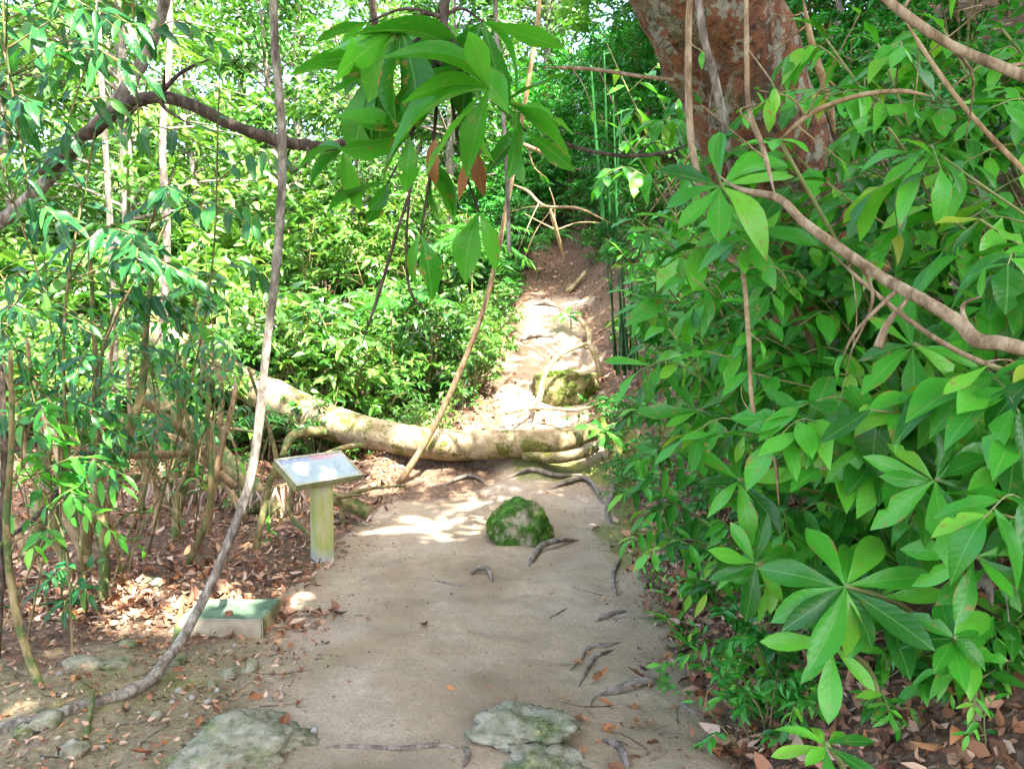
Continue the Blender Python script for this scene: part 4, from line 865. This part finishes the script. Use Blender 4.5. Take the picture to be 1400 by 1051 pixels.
for (u, v) in [(1015, 985), (1060, 960), (905, 945), (960, 905), (1000, 930), (895, 790), (905, 830), (1180, 985), (1270, 975), (1350, 1020)]:
    g = G(u, v); sapling(g + np.array([0, -.02, U(.07, .16)]), g, 'tiny seedling with a few leaves near the right path edge', 'tiny seedlings near the right path edge', key='lance_g', size=.065, branches=2, per=5, stem_r=.0025, reach=.1, name='seedling', cat='seedling', low=.2)

# ---- hanging branch with big leaves, top centre
def hanging_branch():
    top = P(600, -170, 2.25); root = thing('hanging_branch', top, 'hanging branch with very large drooping leaves above the path', 'branch')
    node = P(610, -20, 2.2); part_tube(root, 'stem', spline([top, node, P(600, 90, 2.18)], 6), [.014, .009], 'bark_dark', 8)
    for (u, v, Y, c, s, b) in [(520, 95, 2.25, 5, .24, (-.7, 0, -.5)), (548, 40, 2.15, 5, .27, (-.4, -.1, -.9)), (668, 122, 2.05, 6, .28, (-.7, -.1, -.25)), (640, 85, 2.2, 5, .27, (-.6, 0, -.2)), (560, 185, 2.2, 5, .20, (-.6, 0, -.5)), (590, 225, 2.25, 4, .25, (.1, 0, -1)), (660, 30, 2.2, 5, .26, (.2, 0, -.8)), (600, 20, 2.3, 5, .27, (-.1, 0, -.9)), (690, 140, 2.2, 4, .24, (.9, 0, -.1)), (575, 320, 2.25, 2, .2, (0, 0, -1.6)), (655, 290, 2.4, 3, .22, (-.2, 0, -1.2)), (505, 30, 2.3, 4, .23, (-.5, 0, -.7)), (470, 205, 2.4, 4, .2, (-.6, 0, -.6)), (530, 250, 2.4, 3, .2, (-.6, 0, -.8)), (720, 180, 2.5, 3, .2, (.3, 0, -.7))]:
        p = P(u, v, Y); tw = part_tube(root, 'twig', spline([P(605, 20 + v * .1, 2.2), (P(603, v * .5, 2.2) + p) / 2 + UP * .02, p], 6), [.006, .003], 'bark_dark', 6)
        for i in range(c):
            d = np.array([math.cos(i * 2.4 + u), U(-.5, .4), math.sin(i * 2.4 + u)]) * .75 + np.array(b); add_leaf(tw, 'big', p, d, unit(TOCAM * U(.1, .8) + UP * U(.3, 1.2) + rdir(.5)), s * U(.68, 1.12))
    for (u, v, s) in ((596, 190, .13), (650, 205, .13), (640, 215, .12)): add_leaf(root, 'dead', P(u, v, 2.15), (U(-.2, .1), 0, -1), (0, -1, .2), s)
hanging_branch()
def left_drape():
    # saplings of the left foreground: thin stems with hanging narrow leaves
    LL = 'thin sapling with hanging narrow dark leaves left of the path'; GL = 'narrow-leaved saplings left of the path'
    for (u, v, Y, bu, bv, br, per) in [(90, 60, 3.9, 40, 850, 8, 8), (190, 60, 4.1, 135, 830, 8, 8), (40, 150, 3.5, 20, 900, 7, 8), (130, 180, 4.0, 120, 840, 7, 9), (240, 230, 4.2, 150, 800, 6, 9), (60, 280, 3.7, 30, 880, 7, 8), (230, 300, 4.0, 170, 800, 6, 9), (300, 120, 4.6, 200, 760, 5, 7), (25, 30, 3.6, 0, 900, 6, 8)]:
        tip = P(u, v, Y)
        if per == 8:
            sapling(P(u, v + 120, Y), P(u - U(-40, 90), v - 330, Y + .2), 'spray of narrow dark leaves hanging over the left thicket', 'hanging sprays over the left thicket', key='lance', size=.165, branches=br + 1, per=per, stem_r=.007, droop=.55, reach=.6, name='hanging_spray', cat='branch', mat='bark_olive', low=.4, face=.8)
        else:
            sapling(tip, G(bu, bv), LL, GL, key='lance', size=.165, branches=br, per=per, stem_r=.009, droop=.5, reach=.6, name='sapling', cat='sapling', mat='bark_olive', low=.6, face=.8)
    LM = 'bushy young shrub with mid-green leaves at the far left edge of the clearing'; GM = 'young shrubs at the left edge of the clearing'
    for (u, v, Y) in [(30, 400, 3.8), (90, 440, 4.2), (40, 520, 4.0), (130, 500, 4.6), (20, 620, 3.8), (190, 430, 5.0), (150, 390, 4.8), (250, 400, 5.8), (60, 350, 4.4), (230, 480, 6.0), (310, 440, 6.4), (280, 340, 6.2), (10, 460, 4.0), (170, 330, 5.2)]:
        tip = P(u, v, Y); b = np.array([tip[0] + U(-.2, .2), tip[1] + .1, 0]); b[2] = H(b[0], b[1])
        sapling(tip, b, LM, GM, key='lance' if U(0, 1) < .5 else 'lance_g', size=.125, branches=8, per=8, stem_r=.006, droop=.5, reach=.45, name='young_shrub', mat='bark_olive', low=.45, crook=.22)
left_drape()
g = G(75, 860); sapling(g + np.array([.25, -.05, .36]), g, 'knee-high seedling with dark lance leaves beside the thin olive stem', None, key='lance', size=.12, branches=4, per=6, stem_r=.004, droop=.2, reach=.25, name='seedling', cat='seedling', low=.2)

# ---- stems, vines and branches
limb('vine', [(372, -60, 4.0), (376, 60, 4.0), (386, 200, 4.05), (380, 340, 4.1), (365, 470, 4.1), (345, 640, 4.08), (305, 760, 4.0), (262, 850, 3.88), (225, 905, G(225, 905)[1] - .16), (192, 938, G(192, 938)[1] - .05), (100, 970, G(100, 970)[1] - .05), (-10, 1000, G(-10, 1000)[1] - .05)], [5, 6, 6, 6.5, 8, 9], 'bark_grey', 'long grey vine sweeping down to the ground in a curve', 'vine', sides=10, n=10, bump_=.15)
limb('vine', [(742, -60, 7.0), (735, 30, 7.0), (716, 150, 7.1), (697, 260, 7.3), (668, 400, 7.6), (632, 500, 7.8), (590, 590, 7.95), (545, 662, 8.0)], [3, 3, 3.2, 4, 5], 'bark_tan', 'straight tan liana slanting down in front of the fallen trunk', 'vine')
limb('vine', [(674, -60, 3.2), (680, 60, 3.2), (690, 180, 3.22), (694, 260, 3.25), (696, 345, 3.3)], [3, 3.2, 2.5], 'bark_grey', 'thin grey vine hanging free above the path', 'vine')
limb('branch', [(60, 235, 5.2), (130, 175, 5.0), (170, 145, 4.9), (215, 133, 4.85), (262, 144, 4.8), (320, 172, 4.75), (380, 192, 4.7), (440, 200, 4.7), (490, 192, 4.75), (520, 170, 4.8), (528, 110, 4.9), (512, 30, 5.0), (505, -60, 5.0)], [11, 9, 8, 8, 6.5, 5, 5], 'bark_dark', 'dark branch looping in a sagging curve in front of sunlit leaves', 'branch', sides=10, n=9, twigs=6, bump_=.14)
limb('thin_tree', [(-20, 320, 5.4), (50, 262, 5.3), (130, 172, 5.2), (190, 95, 5.2), (220, 20, 5.2), (235, -60, 5.2)], [9, 9, 8, 8], 'bark_grey', 'leaning pale grey stem in the upper left behind dark leaves', 'tree', sides=10)
limb('thin_tree', [(228, -60, 9), (232, 60, 9), (222, 200, 9), (228, 330, 9.2), (215, 600, 9.6)], [4, 6], 'bark_grey', 'thin pale upright stem standing in the sunlit leaves', 'tree')
limb('thin_tree', [(132, -60, 8.5), (138, 100, 8.5), (150, 300, 8.7), (160, 560, 9.3)], [3, 5], 'bark_grey', 'second thin pale stem nearer the left edge in the sunlit leaves', 'tree')
g1 = [('olive crooked stem thickening toward the ground at the left', 'bark_olive', [(210, 350, 4.9), (200, 450, 4.9), (192, 542, 4.95), (166, 617, 5.05), (151, 680, 5.15), (122, 715, 5.2), (116, 775, 5.25)], [3, 4.5, 9, 9, 8]),
      ('slim pale stem with a kink beside the litter at the left', 'bark_olive', [(122, 330, 4.5), (130, 480, 4.55), (135, 620, 4.6), (138, 700, 4.7), (142, 742, 4.72), (139, 821, 4.75), (121, 858, 4.72)], [2.5, 4, 6, 7, 7]),
      ('thin dark stem rooted in the dirt at the left edge', 'bark_olive', [(14, 480, 3.5), (16, 600, 3.55), (9, 730, 3.6), (25, 850, 3.58), (58, 948, 3.52)], [3, 5, 6.5]),
      ('twin dark stem at the extreme left edge', 'bark_dark', [(2, 500, 3.7), (6, 640, 3.75), (3, 760, 3.8), (-6, 900, 3.7)], [4, 6]),
      ('slim mossy stem rising through the left thicket', 'bark_olive', [(85, 560, 5.0), (84, 640, 5.05), (75, 720, 5.1), (95, 790, 5.1), (85, 830, 5.1)], [4, 7, 8]),
      ('thick leaning stem at the foot of the left thicket', 'bark_olive', [(62, 580, 5.6), (60, 660, 5.6), (52, 720, 5.6), (48, 780, 5.6)], [9, 10]),
      ('tan stem arching low in the left thicket', 'bark_tan', [(35, 620, 5.3), (60, 660, 5.3), (95, 720, 5.3), (120, 770, 5.2)], [5, 6]),
      ('tan branch running level through the left thicket', 'bark_tan', [(60, 590, 5.0), (95, 600, 5.0), (125, 617, 5.05), (170, 622, 5.2), (255, 620, 6.2)], [5, 5.5, 5]),
      ('tan branch leaning down toward the sign', 'bark_tan', [(192, 545, 5.8), (225, 570, 6.0), (265, 605, 6.3), (300, 640, 6.6)], [5, 6]),
      ('pale tan branch slanting across the left thicket', 'bark_tan', [(120, 560, 6.4), (180, 580, 6.5), (240, 600, 6.6), (320, 665, 6.8)], [5, 6]),
      ('thick mossy grey trunk slanting down behind the sign', 'bark_olive', [(195, 530, 8.0), (250, 575, 7.7), (300, 620, 7.4), (350, 672, 7.1), (395, 712, 6.95)], [11, 13, 15]),
      ('thin crooked branch curling up to the sign post', 'bark_olive', [(378, 640, 6.3), (398, 665, 6.2), (393, 692, 6.1), (405, 715, 6.0), (432, 736, 5.9)], [3, 3.5]),
      ('short mossy stub on the ground under the sign panel', 'bark_olive', [(450, 678, 6.6), (480, 690, 6.6), (505, 702, 6.6)], [9, 11]),
      ('short forked stem rooted in sunlit leaf litter', 'bark_tan', [(142, 640, 5.4), (128, 690, 5.4), (112, 735, 5.4), (116, 768, 5.35)], [6, 8]),
      ('dark thin stem crossing the left thicket diagonally', 'bark_dark', [(132, 610, 4.9), (90, 660, 4.9), (40, 715, 4.85), (-5, 740, 4.8)], [3.5, 3.5])]
for k in range(12):
    u, v = U(25, 350), U(690, 780); g = G(u, v); q = [(u, v, g[1])]; du = U(-70, 70)
    for j in range(1, 4): q.append((u + du * j / 3 + U(-22, 22), v - U(60, 95) * j, g[1] + U(-.15, .15)))
    limb('stem', q[::-1], [2.5, 4, 5.5], ('bark_olive', 'bark_tan')[k % 2], ('crooked olive stem in the tangle left of the sign', 'crooked tan stem in the tangle left of the sign')[k % 2], 'stem', ('olive', 'tan')[k % 2] + ' stems in the tangle left of the sign', twigs=3, bump_=.14)
for lab, mt, pts, rp in g1: limb('stem', pts, rp, mt, lab, 'stem', twigs=3, bump_=.14)
g2 = [('thick pinkish branch sweeping across the bank leaves', 'bark_pink', [(980, 238, 2.75), (1010, 258, 2.65), (1065, 272, 2.5), (1100, 305, 2.42), (1160, 348, 2.3), (1215, 385, 2.2), (1265, 412, 2.1), (1310, 440, 2.05), (1335, 465, 2.0), (1370, 470, 1.95), (1420, 482, 1.9)], [3.5, 5.5, 7, 8, 9, 11, 10]),
      ('thin brown branch below the thick pinkish one', 'bark_pink', [(1135, 345, 2.35), (1190, 395, 2.3), (1260, 450, 2.25), (1330, 490, 2.2), (1420, 522, 2.15)], [2.5, 3.5, 4]),
      ('pale branch cutting down from the top right corner', 'bark_pink', [(1190, -20, 2.2), (1240, 22, 2.15), (1300, 62, 2.1), (1360, 88, 2.05), (1420, 112, 2.0)], [6, 6.5, 8]),
      ('thin straight twig slanting to the right edge', 'bark_tan', [(1235, 25, 2.4), (1280, 95, 2.4), (1330, 160, 2.35), (1420, 255, 2.3)], [3, 3.5]),
      ('arching tan twig in front of the leaning trunk', 'bark_tan', [(1062, 195, 3.0), (1110, 155, 2.95), (1170, 132, 2.9), (1230, 125, 2.85), (1275, 132, 2.8)], [4, 3.5, 3]),
      ('reddish liana hanging over the leaning trunk', 'bark_pink', [(945, -40, 3.4), (941, 60, 3.4), (943, 170, 3.4), (952, 230, 3.4), (975, 300, 3.4), (1012, 350, 3.4)], [4, 5, 5, 6]),
      ('mottled liana against the leaning trunk', 'bark_grey', [(950, -40, 3.6), (962, 50, 3.6), (980, 120, 3.65), (995, 200, 3.7), (1000, 245, 3.75)], [5, 6, 6]),
      ('thin pale liana dropping onto the thick pinkish branch', 'bark_pink', [(1020, -40, 2.8), (1021, 80, 2.75), (1024, 150, 2.7), (1042, 200, 2.65), (1060, 268, 2.55)], [3, 4, 4]),
      ('paired pale stem rising behind the arching twig', 'bark_tan', [(1098, 0, 3.9), (1110, 60, 3.9), (1128, 120, 3.95), (1142, 185, 4.0)], [4, 6]),
      ('brown stem leaning in the gap of the bank leaves', 'bark_pink', [(1060, 385, 3.6), (1100, 450, 3.55), (1130, 510, 3.5), (1152, 560, 3.45)], [4, 6]),
      ('brown bare stub pointing down from the thick branch', 'bark_pink', [(1240, 410, 2.3), (1215, 440, 2.3), (1200, 475, 2.3)], [3, 7]),
      ('thin drooping stalk in the middle of the bank leaves', 'bark_tan', [(1010, 345, 3.38), (1018, 390, 3.1), (1024, 470, 2.85), (1030, 560, 2.75), (1058, 620, 2.7), (1065, 690, 2.65)], [3.5, 3]),
      ('thin curving twig spanning above the climbing path', 'bark_dark', [(715, 150, 4.5), (770, 195, 4.5), (840, 212, 4.5), (905, 210, 4.4), (945, 196, 4.3)], [2.5, 3]),
      ('straight brown twig high above the climbing path', 'bark_pink', [(745, 92, 4.6), (810, 95, 4.5), (880, 105, 4.3), (950, 112, 4.2)], [3, 2.5]),
      ('tan side twig leaving the slanting liana', 'bark_tan', [(703, 192, 7.1), (745, 210, 7.0), (778, 222, 6.9)], [3, 2]),
      ('pale tan twig arching off the slanting liana', 'bark_tan', [(700, 252, 7.2), (722, 262, 7.1), (745, 282, 7.0), (790, 285, 6.9), (835, 305, 6.8)], [1.8, 2.2, 1.6]),
      ('short bare pale sapling leaning over the shaded upper path', 'bark_tan', [(752, 285, 13), (762, 320, 13.2), (772, 355, 13.5)], [3.5, 2]),
      ('black thin vine hanging at the left of the climbing path', 'bark_dark', [(575, 190, 4.3), (562, 255, 4.3), (545, 310, 4.3), (520, 395, 4.3), (495, 470, 4.3)], [1.8, 2.6]),
      ('short black vine beside the longer black one', 'bark_dark', [(562, 250, 4.4), (556, 320, 4.4), (560, 395, 4.4), (585, 430, 4.4)], [2, 2]),
      ('white bark sapling standing in the bank litter', 'bark_grey', [(1335, 640, 2.3), (1340, 720, 2.35), (1350, 790, 2.4), (1356, 830, 2.42)], [4, 6])]
for lab, mt, pts, rp in g2: limb('branch' if 'branch' in lab or 'twig' in lab else 'vine' if 'liana' in lab or 'vine' in lab else 'stem', pts, rp, mt, lab, 'branch' if 'branch' in lab or 'twig' in lab else 'vine' if 'liana' in lab or 'vine' in lab else 'stem', taper='stub' not in lab, twigs=0 if 'black' in lab or 'stub' in lab else 3)

# ---- green stalk clusters
def stalks(pix_list, label, mat='stalk'):
    W = [(P(*a), P(*b), r) for a, b, r in pix_list]; base = W[0][0].copy(); root = thing('stalk_plant', base, label, 'plant')
    for a, b, r in W:
        part_tube(root, 'stalk', spline([a, (a + b) / 2 + np.array([U(-.02, .02), 0, 0]), b], 5), [r, r * .4], mat, 6)
    return root
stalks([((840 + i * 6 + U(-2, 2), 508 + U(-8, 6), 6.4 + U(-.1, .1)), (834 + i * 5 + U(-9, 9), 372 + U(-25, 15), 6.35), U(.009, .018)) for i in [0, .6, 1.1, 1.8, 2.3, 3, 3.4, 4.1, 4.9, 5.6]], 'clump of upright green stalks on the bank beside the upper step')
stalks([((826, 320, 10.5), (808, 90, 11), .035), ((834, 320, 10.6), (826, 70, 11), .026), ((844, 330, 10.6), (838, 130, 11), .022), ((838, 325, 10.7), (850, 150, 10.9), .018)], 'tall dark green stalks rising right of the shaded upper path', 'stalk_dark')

# ---- palms and dead fronds
def frond(root, name, a, b, sag, n, ln, mat, dead=False, wdt=.022):
    a = np.asarray(a); b = np.asarray(b); path = spline([a, (a + b) / 2 + UP * sag, b], 8); rib = part_tube(root, name, path, [.010, .004], 'bark_tan' if dead else 'stalk', 5)
    ax = unit(b - a); sd0 = unit(np.cross(UP, ax))
    for i in range(n):
        t = .12 + .88 * i / (n - 1); f = t * (len(path) - 1); k = min(int(f), len(path) - 2); p = path[k] + (path[k + 1] - path[k]) * (f - k)
        for s in (-1, 1):
            d = unit(ax * U(.35, .6) + sd0 * s * (1 if not dead else .6) - UP * (.15 if not dead else U(.2, 1.4)) + rdir(.08 if not dead else .35)); o = add_leaf(rib, 'palm' if not dead else 'palmdead', p, d, UP + rdir(.2), ln * (1 - .5 * abs(t - .4)) * U(.85, 1.1), 'leaflet')
def pm(key, mat):
    out = []
    for k, c in enumerate((.3, .6)):
        V, F, uv = leaf_shape(W=.085, n=4, curl=c, fold=.6, peak=.35); me = mesh('leaflet', V, F, True, None, uv); me.materials.append(M[mat]); out.append(me)
    LEAF[key] = out
M['palm_dead'] = leaf_mat('dry palm leaflet', [(0, (.13, .08, .055)), (.5, (.24, .17, .13)), (1, (.36, .28, .23))], trans=.1, veins=0, spots=0, rough=.8, tcol=1)
pm('palm', 'palm'); pm('palmdead', 'palm_dead')
def palm(u, v, Y, n, ln, label, dead=False, nl=18):
    c = P(u, v, Y); c[2] = max(c[2], H(c[0], c[1]) + .05); root = thing('palm', c * (1, 1, 1), label, 'palm')
    st = np.array([c[0], c[1], H(c[0], c[1])]); part_tube(root, 'stem', spline([st - UP * .05, (st + c) / 2, c], 3), [.02, .012], 'bark_olive', 6)
    for i in range(n):
        a = i * 2.4 + U(-.3, .3); e = c + np.array([math.cos(a) * ln, math.sin(a) * ln, ln * U(-.25, .35)]); frond(root, 'frond_rib', c, e, .22 * ln, nl, ln * .42, 'palm')
palm(300, 600, 7.9, 5, .6, 'small feathery palm under the fallen trunk'); palm(535, 425, 10.5, 7, .7, 'feathery palm in the shade left of the pale stump'); palm(645, 345, 12.5, 8, .9, 'sunlit feathery palm at the left edge of the climbing path'); palm(735, 330, 16.5, 7, .8, 'dark feathery palm beside the shaded upper path')
for k, (a, b, lab) in enumerate([((290, 655, 7.2), (150, 668, 6.6), 'dry grey palm frond drooping over the litter behind the left stems'), ((430, 662, 7.0), (345, 672, 6.6), 'dry brown palm frond sagging beside the sign post'), ((370, 662, 7.4), (265, 672, 7.0), 'dry pinkish palm frond between the mossy trunk and the left stems')]):
    A, B = P(*a), P(*b); root = thing('dead_palm_frond', (B[0], B[1], H(B[0], B[1])), lab, 'palm frond'); frond(root, 'frond_rib', A, B, .03, 17, .30, 'palmdead', True)

# ---- pale stump and hollow
def stump():
    g = G(592, 512); root = thing('tree_stump', g, 'pale sunlit broken stump left of the climbing path', 'stump')
    v, f = tube(spline([g - UP * .15, g + np.array([-.03, 0, .35]), g + np.array([-.12, 0, .8])], 7) - g, [.2, .14, .11, .10], 14, .16, 0, 5); obj('trunk', mesh('trunk', v, f), M['bark_grey'], root)
    for a in (0, 2, 4.2):
        v, f = tube([np.array([math.cos(a) * .05, math.sin(a) * .05, .22]), np.array([math.cos(a) * .2, math.sin(a) * .2, .06]), np.array([math.cos(a) * .4, math.sin(a) * .4, -.06])], [.07, .06, .03], 7, .1); obj('root', mesh('root', v, f), M['bark_grey'], root)
stump()

# ---- exposed roots, twigs and sticks on the ground
def ground_limb(name, pts, rpx, mat, label, cat, group=None, lift=.6, n=6):
    W = []; Ys = []
    for q in pts:
        g = G(q[0], q[1]); r_ = rpx[0] * g[1] / FPX; g[2] += r_ * lift + (q[2] if len(q) > 2 else 0); W.append(g); Ys.append(g[1])
    path = spline(W, n)
    for p in path: p[2] = max(p[2], H(p[0], p[1]) + .002)
    rr = np.interp(np.linspace(0, 1, len(path)), np.linspace(0, 1, len(rpx)), rpx) * np.mean(Ys) / FPX
    m_ = len(path); k_ = np.arange(m_); en = np.clip(np.minimum(k_, m_ - 1 - k_) / (m_ * .3), 0, 1); path[:, 2] -= (1 - en) ** 2 * (rr * 1.3 + .004); rr = rr * (.45 + .55 * en)
    base = W[0]; v, f = tube(path - base, rr, 8, .2, 0, 25); o = obj(name, mesh(name, v, f), M[mat]); o.location = base; return tag(o, label, cat, group)
RT = [([(722, 784), (727, 768), (742, 753, .03), (768, 746, .03), (795, 738)], [4, 4.5, 3.5], 'dark bent root looping out of the path below the boulder'),
      ([(640, 788), (655, 783, .02), (668, 786, .02), (674, 800)], [3.5, 4, 3], 'small arched root in the middle of the path'),
      ([(592, 793), (620, 801), (648, 803)], [1.2, 1.5], 'thin straight root beside the small arched one'),
      ([(405, 1034), (470, 1026), (540, 1026), (600, 1020), (632, 1022)], [3, 4, 3.5], 'long dark root lying across the front of the path'),
      ([(632, 1020), (640, 1035), (632, 1051)], [5, 4], 'dark root stub at the end of the long dark root'),
      ([(788, 918), (805, 890), (830, 884), (858, 878)], [2.5, 4, 2.5], 'brown root fanning out at the right path edge'),
      ([(782, 958), (805, 915), (815, 900), (845, 888)], [2, 3.5, 3], 'longest of the roots fanning at the right path edge'),
      ([(815, 952), (850, 946), (880, 938), (910, 932)], [6, 8, 7], 'thick grey root pressed into the right path edge'),
      ([(812, 853), (835, 843), (862, 836)], [3, 4.5], 'grey root stub sticking from the right path edge'),
      ([(745, 672), (780, 662, .02), (805, 662, .03), (826, 690)], [3, 4, 3], 'pale root curving over the mossy bank under the fallen trunk'),
      ([(780, 830), (760, 842), (748, 850)], [1.5, 1], 'fine rootlet near the thick grey root'),
      ([(930, 960), (945, 975), (975, 985)], [3, 4], 'smooth root at the edge of the leaf litter'),
      ([(690, 655), (725, 648, .02), (765, 655, .02), (800, 648)], [2.5, 3.5, 2.5], 'pale root crossing the mossy step under the log'),
      ([(835, 640), (838, 672, .02), (830, 705), (842, 735)], [3, 4, 2.5], 'knobbly root running down the right edge of the mossy step'),
      ([(600, 668), (640, 655, .02), (668, 662)], [2.5, 3, 2], 'root half buried in the brown bank under the log'),
      ([(850, 760), (838, 790), (845, 820)], [2.5, 3, 2], 'slim root hugging the right path edge below the mossy step'),
      ([(690, 600), (720, 592, .02), (760, 596, .02)], [2.5, 3, 2], 'root on the dirt shelf just behind the log'),
      ([(700, 470), (735, 462, .02), (770, 466)], [2, 2.6, 2], 'root crossing the climbing path above the mossy earth block'),
      ([(705, 425), (740, 418, .02), (775, 424)], [1.8, 2.4, 1.8], 'higher root crossing the climbing path'),
      ([(820, 1015), (848, 1030), (860, 1051)], [5, 6], 'brown root at the foot of the right bank')]
for pts, r_, lab in RT: ground_limb('exposed_root', pts, r_, 'root', lab, 'root')
UR = [([(788, 432, 12.3), (803, 450, 12.0), (806, 468, 11.3), (800, 474, 10.4)], [3, 4.2, 3], 'pale root running beside the upper step'),
      ([(802, 470, 10.0), (775, 480, 9.9), (755, 496, 9.75), (742, 520, 9.65), (733, 548, 9.5), (708, 570, 9.3)], [2.6, 3.8, 3, 2], 'tan root draped down the front of the mossy step'),
      ([(745, 515, 9.7), (738, 548, 9.55), (732, 575, 9.3), (722, 590, 9.1)], [3, 3], 'second root draped down the mossy step'),
      ([(806, 470, 10.0), (815, 490, 9.9), (822, 515, 9.9)], [4, 4], 'short root on the right shoulder of the mossy step'),
      ([(690, 565, 9.4), (735, 558, 9.4), (790, 560, 9.4), (830, 548, 9.6)], [2, 2.6, 2], 'pale greenish pole lying across the foot of the mossy step'),
      ([(775, 400, 15.4), (788, 388, 15.8), (800, 372, 16)], [4, 3], 'root edging the highest visible stretch of path')]
for pts, r_, lab in UR: limb('exposed_root', pts, r_, 'root_tan', lab, 'root', bump_=.12)
for k in range(90):
    if k < 60: u, v = U(20, 400), U(860, 1045)
    elif k < 67: u, v = U(480, 860), U(740, 1045)
    else: u, v = U(790, 960), U(800, 1050)
    g = G(u, v); a = U(0, 3.14); ln = U(.05, .22)
    p = [g + np.array([math.cos(a), math.sin(a), 0]) * ln * t for t in (-.5, 0, .5)]; p[1][:2] += rng.normal(0, .02, 2)
    for q in p: q[2] = H(q[0], q[1]) + .004
    v_, f_ = tube(spline(p, 3) - g, [U(.0015, .0035), .001], 5, .2, 0, 30); o = obj('twig', mesh('twig', v_, f_), M['root' if k % 3 else 'bark_dark']); o.location = g; tag(o, 'small dry twig dropped on the bare soil', 'twig', 'fallen twigs on the soil')
ground_limb('stick', [(110, 1045), (122, 990), (130, 960, .05)], [5, 3], 'bark_olive', 'split olive stick standing in the dirt at lower left', 'stick')
ground_limb('stick', [(235, 900), (243, 872, .03), (252, 840, .12)], [5, 4], 'bark_olive', 'mossy stick leaning by the long grey vine', 'stick')
ground_limb('stick', [(40, 1010), (80, 985), (110, 960)], [3, 2], 'bark_dark', 'dark thin stick among the stones at lower left', 'stick')

# ---- leaf litter: a mass of fallen leaves plus the larger single ones
def litter():
    r = np.random.default_rng(5); pos = []; d = []; nn = []; L = []
    def drop(x, y, s, lift=.012):
        e = .05; z = H(x, y); nx = (H(x - e, y) - H(x + e, y)) / (2 * e); ny = (H(x, y - e) - H(x, y + e)) / (2 * e)
        n_ = unit(np.array([nx, ny, 1]) + r.normal(0, .5, 3)); a = r.uniform(0, 6.28); dd = np.array([math.cos(a), math.sin(a), r.normal(0, .2)])
        dd = dd - n_ * np.dot(dd, n_); pos.append((x, y, z + r.uniform(.006, .02 + lift))); d.append(dd); nn.append(n_); L.append(s)
    def want(x, y):
        m = float(path_mask(x, y)); j = n2(x, y, 1.7, 9)
        if x < -1 and y < 4.6: return (.34 + .5 * max(0, y - 4.0)) if y - .25 * (x + 2) < 4.4 else .9
        if y > 8.7: return (1 - m) * .9 + m * (.12 + .35 * j if y < 14.5 else .9)
        return (1 - m) * (.95 if x > 0 else .75) + m * .004
    for _ in range(90000):
        y = (r.uniform(1.9, 5.5) if r.random() < .45 else r.uniform(1.9, 11)) if r.random() < .85 else r.uniform(9, 20); x = r.uniform(-5.5, 4.0)
        if abs(x) > .75 * y + .5 or r.random() > want(x, y): continue
        drop(x, y, (.025 + .085 * r.random() ** 2.2) if not (-3 < x < -.9 and y < 4.3) else r.uniform(.012, .045))
    n = len(pos); L = np.array(L); me = leaf_mass('leaf_litter', pos, d, nn, L, L * r.uniform(.25, .6, n), r.random(n), zc=np.clip(r.normal(0, 1.3, n), -2.2, 2.2))
    o = obj('leaf_litter', me, M['litter'], kind='stuff'); o['label'] = 'carpet of brown and reddish fallen leaves beside the path'; o['category'] = 'leaf litter'
litter()
def debris():
    r = np.random.default_rng(8); pos = []; d = []; nn = []; L = []
    while len(pos) < 5200:
        y = r.uniform(2.3, 8); x = r.uniform(-2.2, 1.2); e = min(abs(x - .85), abs(x + 1.2))
        if r.random() > .10 + .9 * math.exp(-(e / .28) ** 2) or abs(x) > .75 * y: continue
        a = r.uniform(0, 6.28); pos.append((x, y, H(x, y) + .003)); d.append((math.cos(a), math.sin(a), r.normal(0, .15))); nn.append(unit(UP + r.normal(0, .3, 3))); L.append(.005 + .024 * r.random() ** 2)
    L = np.array(L); o = obj('debris', leaf_mass('debris', pos, d, nn, L, L * r.uniform(.15, .6, len(L)), r.random(len(L)) ** 1.6 * .8), M['litter'], kind='stuff'); o['label'] = 'crumbs of bark and leaf scattered over the bare path'; o['category'] = 'debris'
debris()
for k in range(230):
    if k < 120: u, v = U(930, 1395), U(720, 1045)
    elif k < 165: u, v = U(60, 420), U(740, 880)
    elif k < 200: u, v = U(10, 420), U(870, 1045)
    else: u, v = U(780, 940), U(880, 1045)
    g = G(u, v, .012); a = U(0, 6.28); s = U(.055, .10) if k < 120 else U(.035, .09)
    o = add_leaf(None, 'fallen', g, (math.cos(a), math.sin(a), U(-.1, .25)), UP + rdir(.35), s, 'fallen_leaf')
    tag(o, *(('curled brown fallen leaf on the litter of the right bank', 'fallen leaf', 'single fallen leaves on the right bank') if k < 120 or k >= 200 else ('curled brown fallen leaf on the soil left of the path', 'fallen leaf', 'single fallen leaves left of the path')))
